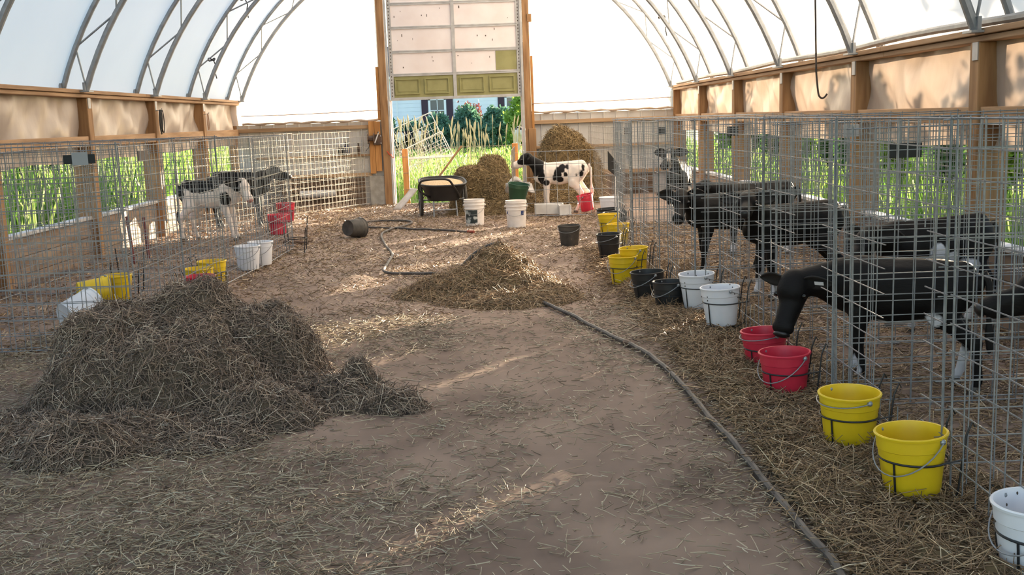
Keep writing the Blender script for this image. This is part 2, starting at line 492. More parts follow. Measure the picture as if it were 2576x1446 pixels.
# ------------------------------------------------------------------ side walls
def side_wall(name, s, xin, ys, y_lo, y_hi, lab):
    wl = empty(name, (0, 0, 0), 0, lab, None, None, 'structure')
    x0, x1 = (xin, xin + .23) if s > 0 else (xin - .23, xin)
    for y in ys:
        p = MB().box(x0, y, -.1, x1, y + .14, 1.90).build('post', M['wood'], wl, bevel=.006)
        st = MB().box(min(xin, xin - s * .008), y + .01, 1.78, max(xin, xin - s * .008), y + .09, 1.90).build('strap_plate', M['door_rail'], p)
        MB().box(x0 + .02, y - .012, 1.36, x0 + .08, y, 1.44).build('bracket', M['steel'], p)
    lo = x0 + .03 if s > 0 else x1 - .03
    ysr = sorted(ys)
    edges = [y_lo] + ysr + [y_hi]
    for i in range(len(edges) - 1):
        ya = edges[i] + (.14 if i else 0); yb = edges[i + 1]
        if yb - ya < .2: continue
        xg = x0 + .02 if s > 0 else x1 - .06
        MB().box(xg, ya, 1.345, xg + .04, yb, 1.465).build('girt', M['wood_h'], wl, bevel=.004)
        # tarp curtain with hanging folds behind each bay
        ph = random.random() * 6
        def tf(u, v, ya=ya, yb=yb, ph=ph):
            yy = ya - .05 + (yb - ya + .1) * u
            zz = 1.18 + .76 * v
            d = .022 * math.sin(u * 15 + ph + v * 5.5) + .012 * math.sin(u * 37 - v * 11 + ph * 2) + .02 * math.sin(u * 6 - v * 8 + ph) + .05 * (1 - abs(2 * v - 1)) * math.sin(u * PI) * .6
            return (xin + s * (.13 - d * .9), yy, zz - .012 * math.sin(u * 9 + ph))
        MB().grid(tf, 40, 10).build('tarp', M['tarp'], wl, smooth=True)
    # top beam: two stacked timbers
    for (za, zb, xo) in ((1.90, 1.94, -.03), (1.944, 1.985, .0)):
        n = 4
        for i in range(n):
            ya = y_lo + (y_hi - y_lo) * i / n; yb = y_lo + (y_hi - y_lo) * (i + 1) / n - .006
            xa = x0 - .03 if s > 0 else x0 - .06
            MB().box(xa - (xo if s > 0 else 0), ya, za, x1 + .05 + (xo if s < 0 else 0), yb, zb).build('beam', M['wood_h'], wl, bevel=.004)
    # low boards
    xb = xin + s * .1
    for r, (za, zb) in enumerate(((-.05, .12), (.125, .30), (.305, .50))):
        n = 6
        off = .5 * (r % 2)
        cuts = [y_lo] + [y_lo + (y_hi - y_lo) * (i + off) / n for i in range(1 if off == 0 else 0, n)] + [y_hi]
        for i in range(len(cuts) - 1):
            MB().box(min(xb, xb + s * .04), cuts[i] + .003, za, max(xb, xb + s * .04), cuts[i + 1] - .003, zb).build('plank', M['plank'], wl, bevel=.004)
    MB().box(min(xb - s * .03, xb + s * .09), y_lo, .502, max(xb - s * .03, xb + s * .09), y_hi, .54).build('cap_board', M['plank_cap'], wl, bevel=.004)
    return wl
wr = side_wall('wall_right', 1, 3.30, [19.38 - 2.44 * k - .0 for k in range(9)], -1.6, 19.5, 'right side wall of timber posts, tan curtain and low boards')
wl_ = side_wall('wall_left', -1, -4.66, [19.48 - 2.41 * k for k in range(9)], -1.6, 19.5, 'left side wall of timber posts, tan curtain and low boards')

# ------------------------------------------------------------------ end wall
we = empty('wall_back', (0, Y_END, 0), 0, 'far end wall of white fabric over grey ribbed steel sheets', None, None, 'structure')
DL, DR = -1.98, .60
AE = arc(RI + .1, 1.5, 60)
def roof_z(x):
    return ZC + math.sqrt(max((RF - .01) ** 2 - (x - XC) ** 2, 0))
def endf(xa, xb, zb):
    def fn(u, v):
        x = xa + (xb - xa) * u
        zt = roof_z(x)
        return (x, .06 + .02 * math.sin(x * 3) * math.sin(v * 5), zb + (zt - zb) * v)
    return fn
MB().grid(endf(-5.02, DL, 1.53), 30, 14).build('fabric_sheet', M['endfab'], we, True)
MB().grid(endf(DR, 3.72, 1.55), 30, 14).build('fabric_sheet', M['endfab'], we, True)
MB().grid(endf(DL, DR, 4.02), 10, 6).build('fabric_sheet', M['endfab'], we, True)
# rolled fabric hem
for xa, xb, z in ((-4.6, DL - .03, 1.55), (DR + .03, 3.3, 1.585)):
    MB().tube([(xa + (xb - xa) * i / 24, .0, z + .008 * math.sin(i * 1.7)) for i in range(25)], [.022 + .006 * math.sin(i * 2.3) for i in range(25)], 8).build('fabric_hem', M['tarp'], we, True)
# ribbed steel sheets
def steel_sheets(xa, xb, zt):
    x = xa
    while x < xb - .05:
        x2 = min(x + .69, xb)
        b = MB()
        pts = []
        r = x
        while r < x2 - 1e-4:
            pts += [(r, .05), (min(r + .19, x2), .05), (min(r + .2, x2), .03), (min(r + .22, x2), .03), (min(r + .23, x2), .05)]
            r += .23
        for (p, q) in zip(pts[:-1], pts[1:]):
            if q[0] > p[0]:
                b.quad((p[0], p[1], 0.0), (q[0], q[1], 0.0), (q[0], q[1], zt), (p[0], p[1], zt))
        b.build('steel_sheet', M['sheet'], we)
        x = x2
steel_sheets(-4.72, DL - .02, 1.53)
steel_sheets(DR + .06, 3.42, 1.56)
for (xa, xb, za, zb) in ((-4.7, -2.28, 1.40, 1.47), (-4.7, -2.28, .53, .60), (-4.4, -2.28, .90, .94), (DR + .1, 3.3, 1.37, 1.44), (DR + .1, 3.3, .92, .97), (DR + .1, 3.3, .42, .5)):
    MB().box(xa, -.02, za, xb, .02, zb).build('girt', M['wood_x'], we, bevel=.004)
MB().box(-2.34, -.03, 0, -2.05, .05, .54).build('concrete_block', M['concrete'], we, bevel=.01)
for i in range(4):
    MB().box(-4.2 + i * .001, -.06, .02 + i * .125, -2.42, -.025, .135 + i * .125).build('plank', M['plank_dark'], we, bevel=.004)
for i in range(3):
    MB().box(DR + .3, -.05, .02 + i * .13, 2.9, -.022, .14 + i * .13).build('plank', M['plank_dark'], we, bevel=.004)
for (xa, xb, za, zb, y0) in ((-2.30, -2.20, .58, 1.53, -.07), (-2.195, -2.09, .62, 1.53, -.07), ):
    MB().box(xa, y0, za, xb, -.02, zb).build('plank', M['wood_orange'], we, bevel=.004)

# door surround
tr = empty('trim_1', (0, Y_END, 0), 0, 'timber posts framing the tall end doorway', None, None, 'structure')
MB().box(-2.06, -.06, -.05, -1.93, .10, 4.9).build('door_post', M['wood'], tr, bevel=.005)
MB().box(.57, -.06, -.05, .69, .10, 4.9).build('door_post', M['wood'], tr, bevel=.005)
MB().box(-2.12, -.03, 1.55, -2.065, .05, 2.5).build('side_board', M['wood_orange'], tr, bevel=.004)
MB().box(.695, -.03, 1.2, .74, .05, 2.6).build('side_board', M['wood_orange'], tr, bevel=.004)
MB().box(.63, -.10, .0, .76, -.06, 1.3).build('side_board', M['wood'], tr, bevel=.004)
MB().box(.66, -.08, 3.2, .74, .02, 3.34).build('block', M['wood'], tr, bevel=.004)
for x in (-1.925, .525):
    MB().box(x, -.05, 0, x + .04, .0, 4.6).build('track', M['door_rail'], tr)
MB().box(-1.895, .03, -.02, -1.86, .09, 1.9).build('jamb_board', M['door_white'], tr)
MB().box(.50, .03, -.02, .525, .09, 1.9).build('jamb_board', M['door_white'], tr)
MB().tube([(-1.98 + .02 * i, -.07 - .01 * (i % 2), .98 - .02 * i - .012 * (i % 3)) for i in range(7)], .008, 5).build('twine', M['red_twine'], tr)

# the raised sectional door
dr = empty('door_1', (0, Y_END + .03, 0), 0, 'raised sectional garage door with white foam backing and olive bottom section', None, None, 'structure')
zs = [1.915, 2.345, 2.755, 3.18, 3.60, 4.02]
for i in range(5):
    za, zb = zs[i], zs[i + 1]
    m_ = M['door_olive'] if i == 0 else M['door_white']
    sec = MB().box(-1.85, -.01, za, .50, .03, zb - .001).build('door_section', m_, dr, bevel=.004)
    MB().box(-1.85, -.03, zb - .03, .50, -.01, zb - .004).build('rail', M['door_rail'], sec)
    MB().box(-1.85, -.025, za, .50, -.01, za + .02).build('rail', M['door_rail'], sec)
    if i == 0:
        for (xa, xb) in ((-1.78, -1.33), (-1.24, -.79), (-.60, -.15), (-.06, .40)):
            fr = MB()
            for (p, q, r_, s_) in ((xa, xb, za + .075, za + .095), (xa, xb, zb - .095, zb - .075)):
                fr.box(p, -.035, r_, q, -.01, s_)
            fr.box(xa, -.035, za + .095, xa + .02, -.01, zb - .095).box(xb - .02, -.035, za + .095, xb, -.01, zb - .095)
            fr.box(xa + .05, -.016, za + .125, xb - .05, -.01, zb - .125)
            fr.build('panel_moulding', M['door_olive'], sec)
    elif i == 1:
        MB().box(.07, -.018, za + .03, .45, -.011, zb - .04).build('bare_patch', M['door_olive'], sec)
    for k in range(7 if i else 2):
        x = random.uniform(-1.75, .4); z = random.uniform(za + .06, zb - .08)
        MB().box(x, -.013, z, x + random.uniform(.006, .02), -.0098, z + random.uniform(.008, .05)).build('scuff', M['dark_mark'], sec)
    for (x, wd_) in ((-1.87, .07), (-.715, .06), (.455, .07)):
        st = MB().box(x, -.034, za, x + wd_, -.012, zb - .002).build('stile', M['door_rail'], sec)
        if wd_ > .065:
            h = MB()
            for k in range(7):
                z = za + .04 + k * .058
                h.box(x + .028, -.0365, z, x + .044, -.0338, z + .022)
            h.build('slot', M['dark_mark'], st)
MB().box(-1.87, -.04, 1.885, .52, .035, 1.915).build('bottom_seal', M['door_rail'], dr)

# ropes along end fabric
for (xa, xb, z0, z1, nm) in ((-4.6, DL - .05, 1.70, 1.73, 'left'), (.7, 3.25, 1.745, 1.775, 'right')):
    o = MB().tube([(xa + (xb - xa) * i / 12, Y_END - .05, z0 + (z1 - z0) * i / 12 - .012 * math.sin(PI * i / 12)) for i in range(13)], .008, 5).build('rope', M['rope'])
    tag(o, 'thin brown rope strung across the white end fabric on the %s of the door' % nm, 'rope')

# ------------------------------------------------------------------ wire panels
def wire_panel(p, q, label, z0=.03, z1=1.40, slot=None, sx=.1016, sz=.1016, r=.0028, lean=0.0, group='welded wire pen panels', m='wire', stub=.025, bend=None, cuts=()):
    p, q = Vector((p[0], p[1], 0)), Vector((q[0], q[1], 0))
    L = (q - p).length
    ang = math.atan2(q.y - p.y, q.x - p.x)
    base = fz((p.x + q.x) / 2, (p.y + q.y) / 2)
    t = empty('wire_panel', (p.x, p.y, base), ang, label, 'wire panel', group)
    n = max(2, round(L / sx)); k = max(2, round((z1 - z0) / sz))
    rr = random.Random(int(L * 1000 + p.x * 77 + p.y * 31))
    wob = lambda a: rr.uniform(-a, a)
    g = MB()
    def off(x, z): return (x, lean * z + .008 * math.sin(x * 4 + z * 2), z)
    for i in range(1, n):
        x = L * i / n + wob(.004)
        segs = [(z0, z1)]
        if slot and slot[0] < x < slot[1]:
            segs = [(z0, slot[2]), (slot[3], z1)]
        for (a_, b_) in segs:
            dx = wob(.006)
            g.tube([off(x, a_ - stub * .6), off(x + dx * .5, (a_ + b_) / 2), off(x + dx, b_ + stub * .3)], r, 4, cap=False)
    for j in range(1, k):
        z = z0 + (z1 - z0) * j / k + wob(.003)
        segs = [(-stub, L + stub)]
        if slot and slot[2] + .01 < z < slot[3] - .01:
            segs = [(-stub, slot[0]), (slot[1], L + stub)]
        for (a_, b_) in segs:
            ns = max(1, int((b_ - a_) / .4))
            g.tube([off(a_ + (b_ - a_) * i / ns, z + wob(.002)) for i in range(ns + 1)], r, 4, cap=False)
    o = g.build('wire_grid', M[m], t)
    o['kind'] = 'stuff'
    for x in (0, L):
        MB().tube([off(x, z0 - stub), off(x, (z0 + z1) / 2), off(x, z1 + stub * .4)], r * 1.5, 6).build('edge_rod', M[m], t)
    for z in (z0, z1):
        MB().tube([off(-stub, z), off(L / 2, z + wob(.004)), off(L + stub, z)], r * 1.3, 6).build('rail_wire', M[m], t)
    return t

# right row of pens
YB = [2.42, 3.69, 4.96, 6.2, 7.48, 8.75, 10.0, 11.3, 12.5, 13.3]
FX = [1.62, 1.61, 1.62, 1.59, 1.42, 1.36, 1.30, 1.46, 1.50]
pen_desc = ['the half-visible white pail', 'the nearest yellow pails', 'the two red pails', 'the white pair of pails', 'the paired black pails', 'the sunlit yellow pails', 'the single black pail', 'the farthest yellow pails', 'the low black tubs']
for i in range(9):
    x = FX[i]
    ya, yb = YB[i], YB[i + 1] - .04
    sl = None
    L = yb - ya
    if i in (1, 2, 3, 4, 5, 6, 7):
        sl = (.18, .62, .22, 1.0)
        if i == 2: sl = (.2, .72, .12, 1.02)
    wire_panel((x, ya), (x, yb), 'wire front panel with a head gap behind ' + pen_desc[i], z1=1.39, slot=sl)
for i in range(1, 10):
    x = FX[min(i, 8)]
    if i < 9: x = min(FX[i], FX[i - 1])
    wire_panel((x, YB[i] - .0), (3.30, YB[i] + .01), 'wire divider ' + ('closing the far end of the right row of pens' if i == 9 else 'on the near side of the pen with ' + pen_desc[i]), z1=1.40, stub=.03)
    if i in (2, 3, 4):
        wire_panel((x + .06, YB[i] - .07), (3.30, YB[i] - .06), 'spare wire divider standing just in front of the divider before ' + pen_desc[i], z1=1.36, stub=.03)
for i in range(4):
    ya = 2.6 + i * 2.7
    wire_panel((3.24, ya), (3.24, ya + 2.6), ['galvanised wire back panel against the right wall nearest the camera', 'galvanised wire back panel against the right wall behind the calf with the white flank', 'galvanised wire back panel against the right wall behind the middle pens', 'galvanised wire back panel against the right wall behind the farthest pens'][i], z1=1.33)

# left rows of pens
LX = -2.5
wire_panel((-4.6, 7.0), (LX, 7.0), 'galvanised wire end panel behind the large straw heap facing the aisle', z1=1.40, r=.0034)
wire_panel((-4.6, 7.09), (LX - .05, 7.07), 'second galvanised wire end panel standing just behind the first one by the straw heap', z1=1.36)
wire_panel((LX, 7.03), (LX + .01, 8.2), 'galvanised wire front panel of the left pen holding the red pails', z1=1.40)
wire_panel((LX + .01, 8.23), (LX + .02, 9.4), 'galvanised wire front panel of the left pen holding the yellow pail', z1=1.40)
wire_panel((-4.6, 8.25), (LX, 8.22), 'galvanised wire divider in the left row behind the red pails', z1=1.39)
wire_panel((-4.6, 9.45), (LX + .02, 9.40), 'galvanised wire divider in the left row ending behind the yellow pail', z1=1.39)
wire_panel((LX - .1, 9.7), (LX - .02, 11.0), 'galvanised wire front panel behind the lone white pail on the left', z1=1.38)
wire_panel((LX - .02, 11.03), (LX - .0, 12.65), 'galvanised wire front panel of the left pen next to the empty wire holder', z1=1.38)
wire_panel((-4.6, 11.0), (LX - .05, 11.0), 'galvanised wire divider in the left row in front of the standing white and black calf', z1=1.36)
wire_panel((-4.6, 12.75), (LX, 12.68), 'galvanised wire divider in the left row closest to the white and black calf', z1=1.36)
wire_panel((-4.5, 14.9), (-3.3, 17.2), 'sunlit wire panel slanting behind the dark calf on the left', z1=1.34, m='wire_rust')
wire_panel((-3.28, 17.25), (-2.3, 19.0), 'sunlit wire panel slanting toward the left door post', z1=1.33, m='wire_rust')
wire_panel((-4.45, 7.2), (-4.45, 9.6), 'galvanised wire back panel along the left wall nearest the straw heap', z1=1.32)
wire_panel((-4.45, 9.7), (-4.45, 12.6), 'galvanised wire back panel along the left wall behind the middle pens', z1=1.32)
wire_panel((-3.42, 17.1), (-2.35, 18.85), 'second sunlit wire panel stacked behind the slanting one by the left wall', z1=1.05, m='wire_rust')
wire_panel((-2.96, 12.8), (-3.04, 14.75), 'wire panel behind the two far red pails on the left', z1=1.34)
# pen of the spotted calf and the gate wire across the doorway
wire_panel((.42, 15.9), (1.75, 15.75), 'wire panel in front of the spotted black and white calf', z1=1.0, sz=.2, sx=.17, r=.0042)
wire_panel((.25, 15.95), (.33, 18.2), 'wire panel between the hay heap and the spotted calf', z1=1.02, sz=.17, m='wire_rust')
wire_panel((1.85, 14.5), (1.7, 19.0), 'wire panel standing behind the spotted calf before the end wall', z1=1.30, m='wire_rust')
wire_panel((-1.86, 19.95), (.5, 19.95), 'wire gate panel closing the lower half of the end doorway', z1=1.0, m='wire_rust')

# name cards on the panels
def card(x, y, z, wdt, h, face, m_, label, paper=None):
    t = empty('name_card', (x, y, z), face, label, 'card', 'cards wired to the pen panels')
    MB().box(-wdt / 2, -.004, -h / 2, wdt / 2, .004, h / 2).build('plate', M[m_], t, bevel=.002)
    for s in (-1, 1):
        MB().tube([(s * wdt * .4, .0, h / 2), (s * wdt * .4, .012, h / 2 + .02), (s * wdt * .4, .018, h / 2 + .005)], .002, 4).build('tie_wire', M['wire'], t)
    if paper:
        MB().box(paper[0], -.0065, -h / 2 - .01, paper[1], -.0042, h / 2 + .015).build('paper', M['card_pale'], t)
    return t
card(2.40, 6.12, 1.235, .19, .085, .0, 'card_black', 'black rectangular card on the divider above the calf with the white flank')
card(2.96, 8.72, 1.30, .13, .1, .0, 'card_pale', 'small pale card on a divider near the right wall in the middle of the row')
card(2.55, 11.27, 1.28, .12, .1, .0, 'card_black', 'small dark card on a right divider between the third and fourth wall posts')
card(1.98, 12.46, 1.29, .10, .085, .0, 'card_black', 'small dark card on a far right divider above the black calf with spread ears')
card(1.68, 13.26, 1.29, .10, .08, .0, 'card_brown', 'tiny brown card at the far corner of the right pens')
card(-2.74, 6.97, 1.335, .21, .06, .0, 'card_black', 'black card with a crumpled pale paper over it on the left end panel', paper=(-.045, .06))
card(-2.515, 7.55, 1.33, .2, .07, PI / 2, 'card_brown', 'plain brown card on the left front panel beside the black card')

# ------------------------------------------------------------------ pails and holders
def pail_parts(root, m_, feed=None, r0=.098, r1=.124, h=.25, bail=210, bail_drop=.12, spots=0, feed_h=.15):
    prof = [(0, .004), (r0 - .012, .004), (r0 - .003, .0), (r0, .006), (r0 + (r1 - r0) * .8, h * .76), (r0 + (r1 - r0) * .8 + .003, h * .77),
            (r1, h - .014), (r1 + .006, h - .012), (r1 + .0075, h - .004), (r1 + .004, h), (r1 - .002, h - .001), (r1 - .004, h - .012), (r0 - .004, .012), (0, .010)]
    sh = MB().lathe(prof, 36).build('shell', M[m_], root, True)
    if spots:
        rr = random.Random(spots)
        f = MB()
        for i in range(spots):
            a = rr.uniform(0, 2 * PI); z = h - rr.uniform(.002, .09); inside = rr.random() < .7
            r = r0 + (r1 - r0) * z / h + (-.003 if inside else .004)
            f.ball((r * math.cos(a), r * math.sin(a), z), .0035, 6, 4, (1, 1, 1.6))
        f.build('fly_specks', M['dark_mark'], root)
    b = math.radians(bail)
    for s in (-1, 1):
        a = b + s * PI / 2
        MB().ball(((r1 + .004) * math.cos(a), (r1 + .004) * math.sin(a), h - .02), .012, 8, 6).build('ear', M['steel'], root)
    pts = []
    for i in range(17):
        a = -PI / 2 + PI * i / 16
        c = math.cos(a)
        rad = r1 + .010
        pts.append((rad * math.cos(b + a), rad * math.sin(b + a), h - .02 - bail_drop * c))
    MB().tube(pts, .0028, 6).build('bail_handle', M['steel'], root, True)
    if feed:
        rr_ = r0 + (r1 - r0) * feed_h / h - .003
        MB().lathe([(rr_, feed_h), (rr_ * .6, feed_h + .012), (rr_ * .2, feed_h + .02), (0, feed_h + .021)], 24).build('feed', M[feed], root, True)

def pail(x, y, zrim, m_, label, rz=0, tilt=(0, 0), group='pails hung on the pen fronts', **k):
    h = k.get('h', .25)
    t = empty('feed_pail', (x, y, zrim - h), rz, label, 'pail', group)
    t.rotation_euler = (tilt[0], tilt[1], rz)
    pail_parts(t, m_, **k)
    return t

def holder(x, y, zrim, side, label, h=.25, r0=.098, r1=.124, reach=.16, group='wire pail holders on the pen fronts'):
    """black rod ring with straps; side = +1 hooks on the +x panel"""
    t = empty('pail_holder', (x, y, zrim - h), 0 if side > 0 else PI, label, 'pail holder', group)
    zr = h * .60
    rr = r0 + (r1 - r0) * .62 + .008
    MB().tube([(rr * math.cos(2 * PI * i / 28), rr * math.sin(2 * PI * i / 28), zr) for i in range(28)], .0042, 6, closed=True).build('ring', M['black_rod'], t, True)
    rb = r0 + .007
    for s in (-1, 1):
        a = PI + s * .62
        p = [(rr * math.cos(a), rr * math.sin(a), zr), (rb * math.cos(a), rb * math.sin(a), .0), ((rb - .03) * math.cos(a), rb * math.sin(a), -.010),
             (rb * .8, s * rb * .6, -.010), (rr + .01, s * rb * .75, .02), (rr + .035, s * rb * .78, h + .0), (rr + .035 + .02, s * rb * .78, h + .05), (rr + .065, s * rb * .78, h + .03)]
        MB().tube(p, .0040, 6).build('strap', M['black_rod'], t, True)
        MB().tube([(rr * math.cos(s * .9), rr * math.sin(s * .9), zr), (rr + .036, s * rb * .78, zr + .01)], .0038, 5).build('brace', M['black_rod'], t)
    return t

hung = [
    (1.615, 3.0, .30, 'white', 'white pail cut by the frame edge, nearest of the right row', dict(spots=24, bail=200)),
    (1.50, 3.68, .320, 'yellow', 'nearest bright yellow pail hung on the right pens', dict(bail=215)),
    (1.462, 4.27, .312, 'yellow', 'yellow pail holding pale feed behind the nearest yellow one', dict(feed='feed', bail=200, bail_drop=.02)),
    (1.432, 5.14, .292, 'red', 'red pail with drooping bail in front of the drinking calf', dict(bail=215)),
    (1.475, 5.70, .285, 'red', 'red pail directly under the muzzle of the drinking calf', dict(bail=200, bail_drop=.02)),
    (1.445, 6.72, .368, 'white', 'white pail with fly specks, the nearer of the white pair', dict(spots=26, bail=20, bail_drop=.05)),
    (1.425, 7.42, .355, 'white', 'white pail with fly specks, the farther of the white pair', dict(spots=26, bail=20, bail_drop=.05)),
    (1.255, 7.60, .275, 'black', 'black pail tucked against the farther white pail', dict(bail=200, bail_drop=.09)),
    (1.165, 8.08, .282, 'black', 'black pail with a broad rim behind the other black one', dict(bail=200, bail_drop=.09, r1=.13)),
    (1.195, 9.12, .342, 'yellow', 'sunlit yellow pail with a high rim mid row', dict(bail=200, spots=6)),
    (1.075, 8.98, .290, 'yellow', 'yellow pail half hidden behind the sunlit high one', dict(bail=230)),
    (1.125, 10.55, .31, 'black', 'black pail hanging alone past the sunlit yellow pails', dict(bail=210, bail_drop=.05)),
    (1.36, 11.70, .29, 'yellow', 'yellow pail set lower in the farthest yellow pair', dict(bail=210)),
    (1.30, 12.15, .36, 'yellow', 'yellow pail set higher in the farthest yellow pair', dict(bail=210)),
    (1.47, 13.0, .30, 'black', 'wide black tub at the far end of the right row', dict(r1=.15, r0=.12, bail=210, bail_drop=.02)),
    (1.44, 13.45, .31, 'black', 'wide black tub behind the other one at the far end', dict(r1=.15, r0=.12, bail=210, bail_drop=.02)),
]
for (x, y, z, c, lab, k) in hung:
    pail(x, y, z, c, lab, tilt=(random.uniform(-.03, .03), random.uniform(-.05, -.01)), **k)
    kk = {a_: b_ for a_, b_ in k.items() if a_ in ('r0', 'r1')}
    holder(x, y, z, 1, 'rod holder of the ' + lab.replace('directly ', ''), **kk)
pail(1.66, 15.3, .31, 'white', 'white tub beside the spotted calf at the far end', group=None, r1=.16, r0=.13, bail=90, bail_drop=.04)
pail(1.40, 16.15, .30, 'red', 'red pail hung at the hind feet of the spotted calf', group=None, tilt=(.05, -.2), bail=160, bail_drop=.1)
# left side
left = [
    (-2.62, 10.85, .29, 'white', 'white pail standing by the wire on the left of the aisle', dict(bail=260, bail_drop=.11, r0=.105, r1=.13)),
    (-2.56, 11.2, .29, 'white', 'white pail tucked behind the other white one left of the aisle', dict(bail=260, r0=.105, r1=.13)),
    (-2.80, 13.3, .40, 'red', 'lower red pail of the two by the far left pens', dict(bail=0)),
    (-2.88, 14.25, .47, 'red', 'higher red pail of the two by the far left pens', dict(bail=0)),
    (-2.58, 9.33, .335, 'yellow', 'yellow pail hung at the end of the near left pens', dict(bail=0)),
    (-2.62, 9.05, .31, 'yellow', 'yellow pail in front of the other at the end of the near left pens', dict(bail=0)),
    (-2.50, 8.64, .30, 'red', 'red pail behind the crest of the straw heap, the farther one', dict(bail=0)),
    (-2.49, 8.25, .27, 'red', 'red pail behind the crest of the straw heap, the nearer one', dict(bail=0)),
]
for i, (x, y, z, c, lab, k) in enumerate(left):
    pail(x, y, z, c, lab, **k)
    if i in (2, 3, 4, 6):
        holder(x, y, z, -1, 'rod holder of the ' + lab)
def lying_pail(x, y, m_, label, rz, tl, name='feed_pail', **k):
    r1 = k.get('r1', .124)
    t = empty(name, (x, y, fz(x, y) + r1 + .008), 0, label, 'pail')
    t.rotation_euler = (Quaternion((0, 0, 1), rz) @ Quaternion((0, 1, 0), tl)).to_euler()
    pail_parts(t, m_, **k)
    return t
lying_pail(-3.12, 7.42, 'white', 'white pail tipped toward the aisle behind the straw heap', .9, PI / 2 - .25, r0=.125, r1=.15, h=.24, bail=90)
lying_pail(-3.55, 8.72, 'yellow', 'yellow pail tipped over behind the left of the straw heap', .5, PI / 2, bail=90)
pail(-3.30, 8.95, .24 + .05, 'yellow', 'yellow pail standing on the floor behind the straw heap', group=None, bail=120)
lying_pail(-1.98, 13.75, 'rubber', 'black rubber pail lying on its side in the aisle', .95, PI / 2 + .12, name='rubber_pail', r0=.105, r1=.135, h=.25, bail=90, bail_drop=.03)
pail(.83, 12.15, .245 + .0, 'rubber', 'small black rubber bucket standing alone in the aisle', group=None, r0=.10, r1=.127, h=.245, bail=250, bail_drop=.06)
# empty holders on the left
for (x, y, lab) in ((-3.35, 9.3, 'empty black rod pail holder hanging behind the straw heap'), (-2.40, 12.3, 'empty black rod holder leaning by the far left pens')):
    t = empty('pail_holder', (x, y, fz(x, y) + .004), 0, lab, 'pail holder', 'wire pail holders on the pen fronts')
    MB().tube([(-.13, 0, .30), (-.10, -.0, .0), (.10, 0, .0), (.13, 0, .30)], .006, 6).build('strap', M['black_rod'], t)
    MB().tube([(-.13, .17, .42), (-.10, .15, .03), (.10, .15, .03), (.13, .17, .42)], .006, 6).build('strap', M['black_rod'], t)
    MB().tube([(.115 * math.cos(2 * PI * i / 20), .09 + .115 * math.sin(2 * PI * i / 20), .17) for i in range(20)], .005, 6, closed=True).build('ring', M['black_rod'], t)
    for s in (-1, 1):
        MB().tube([(s * .10, 0, 0), (s * .10, .15, .03)], .005, 6).build('cross_rod', M['black_rod'], t)

# five gallon pails
def big_pail(x, y, label, style):
    t = empty('bulk_pail', (x, y, fz(x, y)), 0, label, 'pail')
    r0, r1, h = .128, .146, .37
    prof = [(0, .004), (r0 - .01, .004), (r0, .0), (r0 + .001, .01)]
    for zz, b in ((.20, 0), (.235, 0), (.238, .006), (.248, .006), (.251, 0), (.285, 0), (.288, .007), (.298, .007), (.301, 0), (.33, 0), (.333, .008), (.345, .008), (.348, .002), (.365, .004), (.37, .004)):
        prof.append((r0 + (r1 - r0) * zz / h + b, zz))
    prof += [(r1 - .004, h), (r1 - .006, h - .02), (r0 - .006, .02), (0, .016)]
    MB().lathe(prof, 36).build('shell', M['pail_white'], t, True)
    def patch(a0, a1, za, zb, m_, nm):
        def fn(u, v):
            z = za + (zb - za) * v; a_ = a0 + (a1 - a0) * u; r = r0 + (r1 - r0) * z / h + .0012
            return (r * math.cos(a_), r * math.sin(a_), z)
        MB().grid(fn, 10, 2).build(nm, M[m_], t, True)
    if style == 0:
        patch(-2.7, -1.25, .035, .225, 'label_dark', 'printed_label')
    else:
        patch(-2.75, -2.55, .19, .225, 'label_blue', 'printed_mark')
        patch(-1.1, -.75, .17, .23, 'label_blue', 'printed_mark')
    for s in (-1, 1):
        MB().ball((s * (r1 + .004), 0, .29), .016, 8, 6).build('ear', M['pail_white'], t)
    sgn = -1
    pts = [((r1 + .012) * math.cos(PI + PI * i / 16), sgn * .0 - (r1 + .012) * math.sin(PI * i / 16), .29 - .13 * math.sin(PI * i / 16) + (.06 * (i / 16 - .5))) for i in range(17)]
    MB().tube(pts, .0025, 5).build('bail_handle', M['steel'], t, True)
big_pail(-.33, 14.95, 'tall white pail with a dark printed label in front of the cart', 0)
big_pail(.26, 14.55, 'tall white pail with small blue marks at the centre of the aisle', 1)

# green tub in the wire near the spotted calf
t = empty('green_pail', (.30, 15.75, .27), 0, 'dark green pail hung on the wire beside the spotted calf', 'pail')
t.rotation_euler = (.1, .15, 0)
pail_parts(t, 'green', r0=.12, r1=.16, h=.26, bail=60, bail_drop=-.04)
t = empty('folded_sack', (.38, 16.6, .32), .2, 'crumpled pale sack lying over the wire behind the green pail', 'sack')
MB().grid(lambda u, v: (-.22 + .44 * u, -.05 + .2 * v, .16 + .12 * math.sin(u * 5) * math.sin(v * 3 + 1) - .16 * abs(v - .3)), 14, 8).build('cloth', M['sack'], t, True).modifiers.new('s', 'SOLIDIFY').thickness = .02
MB().grid(lambda u, v: (-.2 + .4 * u, .14 + .03 * math.sin(u * 7), .0 + .16 * v), 10, 4).build('fold', M['sack'], t, True).modifiers.new('s', 'SOLIDIFY').thickness = .02

